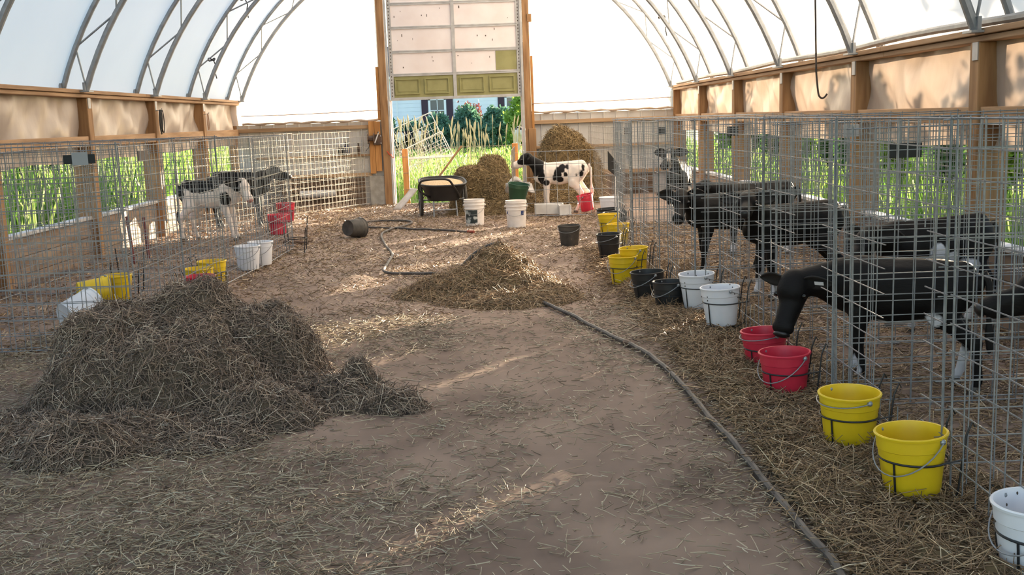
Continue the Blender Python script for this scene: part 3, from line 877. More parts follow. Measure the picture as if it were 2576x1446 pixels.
# white wooden trough on the floor under the spotted calf
t = empty('feed_trough', (.80, 16.05, .02), 0, 'low white wooden trough in front of the spotted calf', 'trough')
MB().box(-.22, -.012, 0, .22, .012, .15).build('front_board', M['plank_cap'], t, bevel=.003)
MB().box(-.22, .2, 0, .22, .224, .15).build('back_board', M['plank_cap'], t, bevel=.003)
for s in (-1, 1): MB().box(s * .21 - .012, .012, 0, s * .21 + .012, .2, .15).build('end_board', M['plank_cap'], t)
MB().box(-.2, .012, .0, .2, .2, .02).build('bottom_board', M['plank_cap'], t)
t = empty('small_crate', (1.03, 15.95, .02), .06, 'small pale wooden crate beside the white trough', 'crate')
for i, (xa, xb, ya, yb) in enumerate(((-.09, .09, -.09, -.075), (-.09, .09, .075, .09), (-.09, -.075, -.075, .075), (.075, .09, -.075, .075))):
    MB().box(xa, ya, 0, xb, yb, .14).build('side_board', M['plank_cap'], t)
MB().box(-.075, -.075, 0, .075, .075, .015).build('bottom_board', M['plank'], t)

# ------------------------------------------------------------------ hose
def spline(pts, n=8):
    P = [Vector(p) for p in pts]
    out = []
    for i in range(len(P) - 1):
        p0, p1, p2, p3 = P[max(i - 1, 0)], P[i], P[i + 1], P[min(i + 2, len(P) - 1)]
        for j in range(n):
            t_ = j / n
            out.append(.5 * ((2 * p1) + (-p0 + p2) * t_ + (2 * p0 - 5 * p1 + 4 * p2 - p3) * t_ ** 2 + (-p0 + 3 * p1 - 3 * p2 + p3) * t_ ** 3))
    out.append(P[-1])
    return out
HP = [(-.4, 13.86), (-.83, 14.21), (-1.42, 14.68), (-1.86, 15.11), (-2.11, 15.49), (-1.95, 15.91), (-1.62, 15.95), (-1.3, 15.67), (-1.32, 15.2), (-1.47, 14.7), (-1.56, 13.96), (-1.4, 12.79), (-1.21, 11.79), (-1.18, 10.96), (-1.17, 10.46), (-1.05, 10.27), (-.81, 10.16), (-.62, 10.1)]
HQ = [(-.62, 10.1), (-.42, 9.9), (-.2, 9.6), (.05, 9.1), (.2, 8.75), (.31, 8.44), (.53, 7.69), (.74, 6.86), (.84, 6.42), (.91, 6.04), (.95, 5.48), (.97, 5.01), (.97, 4.65), (.99, 4.33), (1.01, 3.93), (1.02, 3.53), (1.02, 3.3), (1.03, 3.15), (1.01, 2.94), (.98, 2.6), (.93, 2.2)]
t = empty('garden_hose', (0, 0, 0), 0, 'long dusty black hose snaking down the aisle and under the middle straw heap', 'hose')
hp = spline([(x, y, 0) for x, y in HP + HQ[1:]], 7)
hp = [Vector((p.x, p.y, fz(p.x, p.y) + .024)) for p in hp]
MB().tube(hp, .0155, 8).build('tube', M['hose'], t, True)
d = (hp[0] - hp[1]).normalized()
MB().tube([hp[0] - d * .01, hp[0] + d * .10], .0175, 8).build('red_end', M['hose_tip'], t)
for i in (150, 172):
    a_, b_ = hp[i], hp[i + 1]; d = (b_ - a_).normalized()
    MB().tube([a_ - d * .05, a_ - d * .03, a_ + d * .03, a_ + d * .05], [.017, .0205, .0205, .017], 8).build('coupling', M['rust'], t)
# bit of hose over the top of the middle heap
o = MB().tube(spline([(-.38, 9.6, .12), (-.25, 9.62, .25), (-.12, 9.62, .33), (.02, 9.6, .36), (.1, 9.55, .30)], 6), .02, 8).build('hose_scrap', M['hose'], smooth=True)
tag(o, 'short black piece of hose poking from the top of the middle heap', 'hose')

# ------------------------------------------------------------------ calves
def capsule(bm_mb, p, q, r0, r1, sy=1.0, n=14):
    p, q = Vector(p), Vector(q)
    d = q - p; L = d.length
    d = d / L if L > 1e-6 else Vector((0, 0, 1))
    u = Vector((0, 1, 0)); u = (u - d * u.dot(d))
    if u.length < .1: u = Vector((1, 0, 0)) - d * d.x
    u.normalize(); b = d.cross(u)
    rings = [(p - d * r0, .02 * r0)]
    for a in (60, 35, 12): rings.append((p - d * r0 * math.sin(math.radians(a)), r0 * math.cos(math.radians(a))))
    for i in range(1, 4):
        f = i / 4; rings.append((p + d * L * f, r0 + (r1 - r0) * f))
    for a in (12, 35, 60): rings.append((q + d * r1 * math.sin(math.radians(a)), r1 * math.cos(math.radians(a))))
    rings.append((q + d * r1, .02 * r1))
    v = []; f = []
    for (c, r) in rings:
        for j in range(n):
            a = 2 * PI * j / n
            v.append(c + u * math.cos(a) * r * sy + b * math.sin(a) * r)
    k = len(rings)
    for i in range(k - 1):
        for j in range(n):
            j2 = (j + 1) % n
            f.append((i * n + j, i * n + j2, (i + 1) * n + j2, (i + 1) * n + j))
    f.append(tuple(range(n - 1, -1, -1))); f.append(tuple((k - 1) * n + j for j in range(n)))
    bm_mb._add(v, f)

def calf(label, x, y, rz, poll=(.52, 0, .78), muzzle=(.74, 0, .66), white=(), black=(), base_white=False, steps=(0, 0, 0, 0), scale=1.0, mat_='coat', nose='nose_dark', ears='ear_in', eartag=None, tail='black', name='calf', cat='calf', group=None, z=None, ear_droop=.0, voxel=.013, thick=1.0, socks=0.0, hs=1.06):
    """one calf: local +x is forward; poll / muzzle are head points in local coordinates"""
    root = empty(name, (x, y, fz(x, y) if z is None else z), rz, label, cat, group)
    root.scale = scale if isinstance(scale, tuple) else (scale,) * 3
    mb = MB()
    K = lambda *a, **k: capsule(mb, *a, **k)
    T = thick
    # trunk
    K((.20, 0, .575), (.02, 0, .555), .152 * T, .160 * T, .80)
    K((.02, 0, .555), (-.20, 0, .585), .160 * T, .140 * T, .84)
    K((.22, 0, .655), (-.02, 0, .665), .075, .075, .75)
    K((-.02, 0, .665), (-.30, 0, .685), .075, .072, .95)
    K((-.20, 0, .625), (-.33, 0, .62), .115, .085, 1.0)
    K((.24, 0, .53), (.30, 0, .54), .125, .10, .78)
    for s in (-1, 1):
        K((-.27, s * .085, .665), (-.33, s * .07, .66), .04, .035)
    # neck and head
    P = Vector(poll); Q = Vector(muzzle)
    hd = (Q - P).normalized()
    lat = hd.cross(Vector((0, 0, 1)))
    if lat.length < .2: lat = Vector((0, 1, 0))
    lat.normalize(); hu = lat.cross(hd)      # hu: up side of the face (forehead)
    nb = Vector((.25, 0, .62))
    ne = P - hu * .03 + hd * .0
    mid = (nb + ne) / 2
    K(nb, mid, .115 * hs, .09 * hs, .75); K(mid, ne, .088 * hs, .066 * hs, .85)
    K(Vector((.27, 0, .53)), mid - Vector((0, 0, .025)), .105 * hs, .075 * hs, .7)
    HL = (Q - P).length
    KH = lambda p_, q_, r0_, r1_, sy=1.0: capsule(mb, p_, q_, r0_ * hs, r1_ * hs, sy)
    KH(P, P + hd * .06, .064, .070)
    KH(P + hd * .05 - hu * .02, P + hd * HL * .55 - hu * .02, .071, .050, .92)
    KH(P + hd * HL * .5 - hu * .01, Q - hd * .01, .047, .043)
    KH(P + hd * HL * .35 - hu * .055, Q - hu * .03 - hd * .02, .046, .034)
    for s in (-1, 1):
        KH(P + hd * .085 + lat * s * .052 + hu * .010, P + hd * .1 + lat * s * .052 + hu * .008, .022, .020)
        KH(Q + lat * s * .026 - hd * .005, Q + lat * s * .028 + hd * .004 - hu * .01, .032, .028)
    # legs
    hoofs = []
    for i, s in enumerate((-1, 1)):
        dx = steps[i]
        K((.215, s * .085, .56), (.205 + dx * .15, s * .092, .41), .085, .054, .62)
        K((.205 + dx * .15, s * .092, .43), (.222 + dx * .55, s * .086, .245), .052, .034)
        K((.222 + dx * .55, s * .086, .245), (.222 + dx * .55, s * .086, .225), .035, .033)
        K((.222 + dx * .55, s * .086, .235), (.218 + dx * .92, s * .084, .085), .029, .023)
        K((.218 + dx * .92, s * .084, .085), (.232 + dx, s * .084, .04), .027, .026)
        hoofs.append((.238 + dx, s * .084))
    for i, s in enumerate((-1, 1)):
        dx = steps[2 + i]
        K((-.27, s * .075, .59), (-.20 + dx * .2, s * .098, .43), .115, .07, .62)
        K((-.21 + dx * .2, s * .098, .45), (-.335 + dx * .5, s * .09, .285), .068, .038, .8)
        K((-.345 + dx * .5, s * .09, .30), (-.338 + dx * .55, s * .09, .255), .034, .031)
        K((-.34 + dx * .55, s * .09, .27), (-.315 + dx * .92, s * .088, .085), .030, .024)
        K((-.315 + dx * .92, s * .088, .085), (-.298 + dx, s * .088, .04), .027, .026)
        hoofs.append((-.292 + dx, s * .088))
    me0 = mb.mesh('tmp')
    ob = bpy.data.objects.new('tmp', me0); COL.objects.link(ob)
    rm = ob.modifiers.new('r', 'REMESH'); rm.mode = 'VOXEL'; rm.voxel_size = voxel
    sm = ob.modifiers.new('s', 'SMOOTH'); sm.factor = .5; sm.iterations = 5
    dg = bpy.context.evaluated_depsgraph_get()
    me = bpy.data.meshes.new_from_object(ob.evaluated_get(dg))
    bpy.data.objects.remove(ob)
    me.name = 'body'
    n = len(me.vertices)
    co = np.zeros(n * 3, np.float32); me.vertices.foreach_get('co', co); co = co.reshape(-1, 3)
    def field(blobs):
        f = np.full(n, -1.0)
        for bl in blobs:
            c, r = np.array(bl[0]), np.array(bl[1] if isinstance(bl[1], (tuple, list)) else (bl[1],) * 3)
            f = np.maximum(f, (1 - np.linalg.norm((co - c) / r, axis=1)) * r.min())
        return f
    if base_white:
        fl = -field(black)
        if white: fl = np.maximum(fl, field(white))
    else:
        fl = field(white)
        if black: fl = np.minimum(fl, -field(black))
    if socks: fl = np.maximum(fl, socks + .03 * np.sin(co[:, 0] * 60 + co[:, 1] * 40) - co[:, 2])
    at = me.attributes.new('tone', 'FLOAT', 'POINT'); at.data.foreach_set('value', np.clip(fl, -.2, .2).astype(np.float32))
    me.polygons.foreach_set('use_smooth', [True] * len(me.polygons))
    me.materials.clear()
    body = link_mesh('body', me, M[mat_], root)
    # hooves, eyes, nose, ears, tail
    for (hx, hy) in hoofs:
        MB().lathe([(0, 0), (.034, 0), (.036, .004), (.028, .042), (.0, .046)], 12, (hx, hy, 0)).build('hoof', M['hoof'], root, True)
    for s in (-1, 1):
        MB().ball(P + hd * .092 + lat * s * .066 * hs + hu * .012, .0165, 10, 8).build('eye', M['eye'], root, True)
    Rn = Matrix((hd, lat, hu)).transposed()
    MB().ball(Q + hd * (.032 * hs) - hu * .002, .036 * hs, 12, 8, (.5, 1.1, .85), Rn).build('nose', M[nose], root, True)
    for s in (-1, 1):
        base = P + lat * s * .055 - hd * .005 + hu * .005
        out = (lat * s * .92 - hd * .22 - Vector((0, 0, 1)) * (.12 + ear_droop)).normalized()
        face = (hd * .75 + hu * .6); face = (face - out * face.dot(out)).normalized()
        side = out.cross(face)
        def ef(u, v, side_in=0.0):
            wv = .056 * math.sin(PI * min(1, .08 + u * .92)) ** .7 * (1 - .25 * u)
            a = (v - .5) * 2
            return base + out * (.165 * u) + side * (wv * a) + face * (.022 * (a * a) * (1 - u * .4) - .008)
        e = MB(); e.grid(lambda u, v: ef(u, v), 9, 6)
        eo_ = e.build('ear', M[ears], root, True)
        so = eo_.modifiers.new('s', 'SOLIDIFY'); so.thickness = .009; so.offset = 0
        if eartag is not None and s == eartag:
            tg = MB(); c = base + out * .09 + face * .012
            tg.obox(c, (.05, .022, .004), Matrix((out, side, face)).transposed())
            tg.build('ear_tag', M['tag_white'], root)
    tm = MB()
    tp = [(-.395, 0, .69), (-.425, 0, .64), (-.435, .01, .55), (-.435, .012, .45), (-.44, .01, .36), (-.445, .0, .28), (-.44, 0, .22)]
    tm.tube(spline(tp, 4), [.026, .024, .022, .02, .019, .018, .017, .016, .015, .015, .014, .014, .013, .013, .014, .018, .022, .025, .026, .025, .023, .02, .016, .01, .004], 8)
    tm.build('tail', M['ear_in'] if tail == 'black' else M['ear_white'], root, True)
    return root

def to_local(px, py, pz, x, y, rz, sc=1.0, z=0.0):
    dx, dy = px - x, py - y
    c, s = math.cos(-rz), math.sin(-rz)
    sc = sc if isinstance(sc, tuple) else (sc,) * 3
    return ((dx * c - dy * s) / sc[0], (dx * s + dy * c) / sc[1], (pz - z) / sc[2])

# the calf drinking at the red pail
bx, by, ba = 2.11, 5.40, math.radians(145)
pz_ = fz(bx, by)
calf('black calf with white socks reaching through the wire to the red pail', bx, by, ba,
     poll=to_local(1.60, 5.58, .575, bx, by, ba, (1.0, .92, .88), pz_), muzzle=to_local(1.515, 5.50, .335, bx, by, ba, (1.0, .92, .88), pz_),
     white=[((-.31, .09, .10), (.07, .08, .19)), ((-.31, -.09, .06), (.07, .06, .17)), ((.22, .085, .03), (.06, .06, .12)), ((.22, -.085, .04), (.06, .06, .11)), ((-.02, 0, .38), (.16, .09, .04)), ((-.20, .0, .42), (.06, .2, .05))],
     steps=(.03, -.05, .03, -.10), mat_='coat_cool', eartag=-1, ear_droop=.1, scale=(1.0, .92, .88), thick=1.28, hs=1.25)
# calf with white flank behind
calf('black calf with a white flank stripe standing behind the drinking calf', 2.84, 6.72, math.radians(186), poll=(.50, .12, .66), muzzle=(.68, .22, .50),
     white=[((.04, .13, .53), (.05, .10, .05)), ((-.05, .13, .47), (.07, .10, .05)), ((-.15, .13, .43), (.08, .10, .045)), ((0, 0, .42), (.22, .16, .06)), ((-.31, .09, .06), (.08, .08, .2)), ((-.31, -.09, .06), (.08, .08, .2)), ((.22, .085, .03), (.06, .06, .14)), ((.22, -.085, .03), (.06, .06, .14))],
     steps=(.02, -.04, .0, -.05), mat_='coat_cool')
calf('black calf whose head enters at the frame edge beside the nearest divider', 2.82, 4.32, math.radians(176), poll=(.50, .03, .70), muzzle=(.74, .0, .60), white=[((-.3, 0, .08), .2)], mat_='coat_cool', eartag=1)
calf('black calf with white front socks in the pen behind the black pails', 2.28, 8.02, math.radians(183), poll=(.42, .22, .80), muzzle=(.50, .42, .72),
     white=[((.22, .085, .03), (.06, .06, .16)), ((.22, -.085, .03), (.06, .06, .16)), ((-.31, .09, .06), (.08, .08, .2))], steps=(.03, -.05, 0, 0), mat_='coat_cool')
ex_, ey_, ea_ = 2.08, 9.40, math.radians(188)
calf('black calf with spread ears and a white star facing the aisle', ex_, ey_, ea_, poll=to_local(1.63, 9.22, .765, ex_, ey_, ea_, 1, .03), muzzle=to_local(1.57, 9.03, .58, ex_, ey_, ea_, 1, .03),
     white=[(to_local(1.60, 9.17, .84, ex_, ey_, ea_), (.035, .035, .045)), ((.22, .085, .03), (.06, .06, .12)), ((.22, -.085, .03), (.06, .06, .12))], steps=(-.03, .05, 0, 0), mat_='coat_cool')
calf('black calf standing against the right wall past the calf with spread ears', 2.62, 10.55, math.radians(170), poll=(.5, .1, .72), muzzle=(.72, .12, .6), white=[((-.02, 0, .4), (.2, .1, .05))], socks=.14, mat_='coat_cool')
calf('black and white calf far back in the last right pen', 2.42, 13.9, math.radians(-105), poll=(.46, -.05, .88), muzzle=(.66, -.1, .74),
     white=[((.1, .1, .62), (.09, .12, .12)), ((-.2, -.1, .68), (.1, .12, .1)), ((.5, -.06, .80), (.12, .03, .12)), ((.0, 0, .4), (.3, .2, .07))], socks=.28, scale=1.08)
# the spotted calf by the end wall
sx_, sy_, sa = 1.02, 16.55, math.radians(170)
calf('spotted calf with a black head standing side-on near the end door', sx_, sy_, sa, base_white=True,
     poll=(.47, .0, .815), muzzle=(.67, .03, .70),
     black=[((.36, 0, .70), (.13, .3, .17)), ((.46, .0, .80), (.14, .2, .10)), ((.55, .05, .77), (.07, .12, .07)), ((.27, .1, .53), (.055, .1, .14)), ((.20, .10, .45), (.05, .07, .05)),
            ((.03, .13, .56), (.055, .09, .12)), ((-.03, .12, .66), (.05, .09, .08)), ((.0, .14, .48), (.06, .07, .06)), ((-.10, .12, .68), (.035, .07, .05)), ((-.08, .14, .55), (.03, .07, .04)), ((.08, .13, .50), (.03, .06, .06)),
            ((-.30, .1, .57), (.035, .07, .06)), ((-.33, .08, .64), (.025, .06, .06)), ((-.24, .12, .55), (.02, .05, .03)), ((.0, -.1, .6), (.12, .1, .12)), ((-.25, -.1, .6), (.1, .1, .1))],
     steps=(.03, -.05, -.06, .08), nose='nose_pink', ears='ear_in', tail='white', scale=1.10, thick=.95)
# left calves
calf('white and black calf with a white blaze peering toward the aisle from the left pens', -3.78, 13.85, math.radians(-12), base_white=True, poll=(.44, -.02, .70), muzzle=(.57, -.13, .52),
     black=[((-.05, 0, .72), (.26, .3, .14)), ((.25, .1, .62), (.1, .12, .12)), ((-.33, 0, .6), (.08, .2, .14)), ((.45, .06, .70), (.07, .05, .12)), ((.40, -.09, .68), (.07, .05, .12)), ((.24, -.09, .52), (.07, .07, .10))],
     steps=(.1, .06, -.05, .05), nose='nose_pink', scale=1.08)
calf('dark calf standing behind the white and black one on the left', -3.78, 15.55, math.radians(3), poll=(.44, -.06, .74), muzzle=(.64, -.1, .66), white=[((0, 0, .4), (.1, .1, .04))], scale=1.12)
# dark shape behind the wire past the spotted calf
t = empty('rubber_sheet', (1.78, 15.6, .55), .15, 'black rubber sheet tilted behind the wire right of the spotted calf', 'rubber sheet')
b_ = MB(); pts = [(-.11, .42), (-.11, .14), (.02, .03), (.11, .07), (.06, .2)]
b_._add([(x, 0, z) for x, z in pts] + [(x, .035, z) for x, z in pts], [(0, 1, 2, 3, 4), (9, 8, 7, 6, 5)] + [(i, i + 5, (i + 1) % 5 + 5, (i + 1) % 5) for i in range(5)])
b_.build('sheet', M['black'], t, bevel=.006)
MB().tube([(-.1, .017, .40), (-.1, .0, .5), (-.09, .01, .53)], .003, 5).build('hanging_wire', M['steel'], t)

# ------------------------------------------------------------------ cart
cx_, cy_ = -.86, 16.75
t = empty('tub_cart', (cx_, cy_, fz(cx_, cy_)), math.radians(8), 'black tub cart loaded with feed beside the doorway', 'cart')
def tubf(off):
    def fn(u, v):
        a = 2 * PI * u
        ex = 3.2
        rx = (.27 + .15 * v) - off; ry = (.36 + .16 * v) - off
        c, s = math.cos(a), math.sin(a)
        k = (abs(c) ** ex + abs(s) ** ex) ** (-1 / ex)
        return (rx * c * k, ry * s * k + .05 * v, .26 + .30 * v + off * (1 - v) + .05 * v * s * k)
    return fn
mb = MB(); mb.grid(tubf(0), 40, 6); mb.grid(lambda u, v: tubf(.012)(1 - u, v), 40, 6)
f0 = tubf(0); mb._add([f0(i / 40, 0) for i in range(40)], [tuple(range(39, -1, -1))])
mb.build('tub', M['black'], t, True)
MB().tube([f0(i / 40, 1.0) for i in range(40)], .018, 8, closed=True).build('tub_rim', M['black'], t, True)
f1 = tubf(.02)
fe = MB(); ring = [f1(i / 40, .88) for i in range(40)]; cc = Vector((0, .05, .58))
fe._add([cc] + [cc + (Vector(p) - cc) * .55 + Vector((0, 0, .025)) for p in ring] + ring, [(0, i + 1, (i + 1) % 40 + 1) for i in range(40)] + [(i + 1, i + 41, (i + 1) % 40 + 41, (i + 1) % 40 + 1) for i in range(40)])
fe.build('feed', M['feed'], t, True)
MB().box(-.05, -.392, .40, -.0, -.386, .44).build('sticker', M['card_pale'], t)
for s in (-1, 1):
    wx = s * .40
    wt = MB().tube([(wx, .10 + .245 * math.cos(2 * PI * i / 28), .255 + .245 * math.sin(2 * PI * i / 28)) for i in range(28)], .03, 8, closed=True).build('wheel', M['rubber'], t, True)
    MB().tube([(wx, .10 + .21 * math.cos(2 * PI * i / 28), .255 + .21 * math.sin(2 * PI * i / 28)) for i in range(28)], .01, 6, closed=True).build('rim', M['steel'], wt, True)
    for k in range(12):
        a = 2 * PI * k / 12
        MB().tube([(wx + .02 * (k % 2 * 2 - 1), .10, .255), (wx, .10 + .21 * math.cos(a), .255 + .21 * math.sin(a))], .004, 4).build('spoke', M['steel'], wt)
    MB().tube([(wx - .04, .1, .255), (wx + .04, .1, .255)], .025, 8).build('hub', M['steel'], wt)
    MB().tube([(s * .20, -.28, .30), (s * .21, -.33, .02), (s * .21, -.36, .0)], .015, 6).build('leg', M['steel'], t)
MB().tube([(-.40, .10, .255), (.40, .10, .255)], .012, 6).build('axle', M['steel'], t)
MB().tube([(-.21, -.34, .12), (.21, -.34, .12)], .01, 6).build('leg_brace', M['steel'], t)
MB().tube(spline([(.24, .2, .27), (.26, -.30, .33), (.10, -.62, .56), (.03, -.70, .62), (-.10, -.72, .64), (-.38, -.72, .63), (-.46, -.66, .58), (-.46, -.5, .46), (-.28, -.30, .33), (-.24, .2, .27)], 6), .019, 8).build('handle', M['black'], t, True)

t.scale = (.88, .92, .97)
# fork leaning on the hay
t = empty('pitchfork', (-1.02, 17.6, .28), 0, 'wooden handled fork leaning against the hay heap', 'fork')
MB().tube([(-.16, -.05, .02), (.45, .35, .78)], .017, 8).build('handle', M['wood'], t, True)
MB().tube([(-.16, -.05, .02), (-.22, -.09, -.06)], .012, 6).build('socket', M['rust'], t)
for k in range(4):
    a = (k - 1.5) * .05
    MB().tube(spline([(-.22, -.09, -.06), (-.25 + a * .5, -.12 - a, -.12), (-.30 + a * .7, -.15 - a, -.27)], 4), .005, 5).build('tine', M['rust'], t)
t = empty('curved_sheet', (-1.58, 17.9, .0), .5, 'pale weathered curved sheet leaning behind the cart handle', 'sheet')
MB().grid(lambda u, v: (-.15 + .3 * v * .6 + .16 * math.sin(v * 1.6), -.14 + .28 * u, .02 + .44 * v - .10 * v * v), 6, 10).build('sheet', M['sack'], t, True).modifiers.new('s', 'SOLIDIFY').thickness = .015

# winch, shelf goods
t = empty('hand_winch', (-2.16, Y_END - .09, 1.20), 0, 'rusty hand winch bolted to the boards left of the door', 'winch')
MB().box(-.06, -.02, -.10, .10, .012, .09).build('bracket', M['rust'], t, bevel=.006)
d_ = MB(); d_.lathe([(.0, -.06), (.10, -.06), (.10, -.05), (.05, -.045), (.05, .045), (.10, .05), (.10, .06), (0, .06)], 20)
dm = d_.build('drum', M['rust'], t, True); dm.rotation_euler = (0, PI / 2, 0); dm.location = (-.09, -.09, .02)
MB().beam((-.02, -.13, -.06), (.06, -.13, .13), .02, .012, (0, 1, 0)).build('crank_arm', M['plank_cap'], t)
MB().tube([(.06, -.13, .13), (.06, -.22, .13)], .013, 8).build('crank_grip', M['black'], t)
for (x, z) in ((-.04, -.07), (.08, -.07), (.08, .06)):
    MB().ball((x, -.024, z), .01, 8, 6).build('bolt', M['plank_cap'], t)
MB().tube([(-.12, -.06, -.05), (-.14, -.05, -.14), (-.20, -.04, -.2)], .006, 5).build('strap_end', M['black'], t)
bt = empty('spray_bottle', (-2.72, Y_END - .06, .94), 0, 'dark blue bottle with a black cap on the wall shelf', 'bottle')
MB().lathe([(0, 0), (.05, 0), (.055, .01), (.055, .13), (.03, .17), (.02, .18), (.02, .2), (0, .2)], 16).build('bottle_body', M['bluebottle'], bt, True)
MB().lathe([(.023, .19), (.025, .195), (.025, .23), (0, .235)], 12).build('cap', M['black'], bt, True)
bt = empty('jar', (-2.83, Y_END - .06, .94), 0, 'squat black jar left of the blue bottle on the shelf', 'jar')
MB().lathe([(0, 0), (.045, 0), (.045, .10), (.03, .12), (0, .12)], 14).build('jar_body', M['black'], bt, True)
MB().lathe([(.034, .115), (.036, .12), (.036, .15), (0, .152)], 12).build('lid', M['card_brown'], bt, True)
bt = empty('brown_bottle', (-2.5, Y_END - .06, .94), 0, 'narrow dark brown bottle right of the blue one on the shelf', 'bottle')
MB().lathe([(0, 0), (.03, 0), (.032, .01), (.032, .13), (.014, .16), (.014, .19), (0, .19)], 14).build('bottle_body', M['rust'], bt, True)
MB().lathe([(.017, .185), (.017, .205), (0, .207)], 10).build('cap', M['card_brown'], bt, True)
o = MB().tube([(-3.6, Y_END - .16, .25), (-2.95, Y_END - .16, .25)], .07, 14).build('pale_pipe', M['sheet'], smooth=True)
tag(o, 'pale plastic pipe lying along the dark planks of the end wall', 'pipe')

# doorway posts
for (x, y, h, lab) in ((-1.69, 19.78, 1.0, 'short orange timber post at the left of the doorway'), (.37, 19.80, 1.03, 'short orange timber post at the right of the doorway')):
    t = empty('gate_post', (x, y, -.05), 0, lab, 'post', 'timber gate posts in the doorway')
    MB().box(-.055, -.05, 0, .055, .05, h + .05).build('timber', M['wood_orange'], t, bevel=.006)
    for k in range(3):
        MB().tube([(-.058, -.052, .3 + k * .3), (.0, -.058, .3 + k * .3), (.058, -.052, .3 + k * .3)], .004, 4).build('staple_wire', M['steel'], t)

# red rods in the left pen
for (x, y, z0, z1, lx, lab) in ((-4.05, 11.55, .05, .56, -.03, 'dark red rod leaning in the left pens, the nearer one'), (-3.98, 11.85, .05, .52, -.02, 'dark red rod leaning in the left pens, the farther one')):
    t = empty('red_rod', (x, y, 0), 0, lab, 'rod', 'dark red rods in the left pens')
    MB().tube([(0, 0, z0), (lx, 0, z1)], .018, 8).build('rod', M['maroon'], t, True)
    MB().tube([(lx, 0, z1), (lx, 0, z1 + .02)], .021, 8).build('end_cap', M['maroon'], t)

# cords on the left posts, rope ends on the last arch, hook from the roof
def cord(x, y, z, n, rx, rz_, label, m_='coil', r=.007):
    t = empty('cord_coil', (x, y, z), 0, label, 'cord', None)
    rr = random.Random(int(abs(x * y) * 100))
    for k in range(n):
        a, b = rx * rr.uniform(.7, 1.1), rz_ * rr.uniform(.75, 1.1); ox = rr.uniform(-.03, .03)
        MB().tube([(.03 + .02 * k * .3, ox + a * math.sin(2 * PI * i / 20), -b + b * math.cos(2 * PI * i / 20)) for i in range(20)], r, 5, closed=True).build('loop', M[m_], t, True)
    MB().tube([(-.03, 0, -.01), (.05, 0, .0), (.055, 0, .025)], .005, 5).build('hook', M['steel'], t)
cord(-4.63, 14.7, 1.78, 4, .06, .17, 'coil of black cord hung on a left wall post')
cord(-4.63, 17.1, 1.74, 2, .05, .15, 'thin loop of pale cord hung on the next left post', 'rope', .004)
def rope_end(x, y, z, label):
    t = empty('strap_knot', (x, y, z), 0, label, 'strap', 'dark straps knotted on the far arch')
    MB().tube([(.05 * math.cos(2 * PI * i / 12), .0 + .05 * math.sin(2 * PI * i / 12), .02 * math.sin(i)) for i in range(12)], .012, 6, closed=True).build('knot', M['coil'], t, True)
    MB().tube([(.04, -.03, -.02), (.07, -.04, -.10), (.05, -.04, -.2), (.07, -.04, -.3)], .009, 5).build('tail_end', M['coil'], t, True)
rope_end(-4.44, 17.0, 2.58, 'dark strap knotted low on the left of a far arch')
rope_end(-3.87, 17.0, 3.50, 'dark strap knotted higher on the left of a far arch')
rope_end(2.72, 17.0, 3.0, 'dark strap knotted on the right of a far arch')
t = empty('hook_rod', (1.82, 6.0, 0), 0, 'thin dark rod with a hooked end hanging from the roof on the right', 'hook')
MB().tube([(-.03, 0, 3.83), (-.015, 0, 3.0), (0, 0, 2.2), (.012, 0, 1.7), (.02, 0, 1.62)], .0055, 6).build('rod', M['rust'], t, True)
MB().tube(spline([(.02, 0, 1.62), (.028, 0, 1.57), (.045, 0, 1.552), (.062, 0, 1.558), (.075, 0, 1.575)], 4), .0055, 6).build('hook', M['rust'], t, True)
# stick on the floor
o = MB().tube([(-2.75, 13.3, fz(-2.75, 13.3) + .02), (-2.6, 13.32, fz(-2.6, 13.3) + .022), (-2.44, 13.33, fz(-2.44, 13.33) + .02)], .02, 7).build('stick', M['rust'])
tag(o, 'short dark stick lying below the far red pails', 'stick')

# ------------------------------------------------------------------ straw heaps
def bump_fn(x, y, blobs):
    z = np.full(np.shape(x), -.5)
    for (cx, cy, rx, ry, h, p, rot) in blobs:
        dx, dy = x - cx, y - cy
        c, s = math.cos(rot), math.sin(rot)
        u = (dx * c + dy * s) / rx; v = (-dx * s + dy * c) / ry
        r = np.sqrt(u * u + v * v)
        hz = h * (1 - np.clip(r, 0, 1.6) ** p)
        k = .06
        # smooth union
        mz = np.maximum(z, hz); z = mz + k * np.exp(-np.abs(z - hz) / k) * .35
    return z

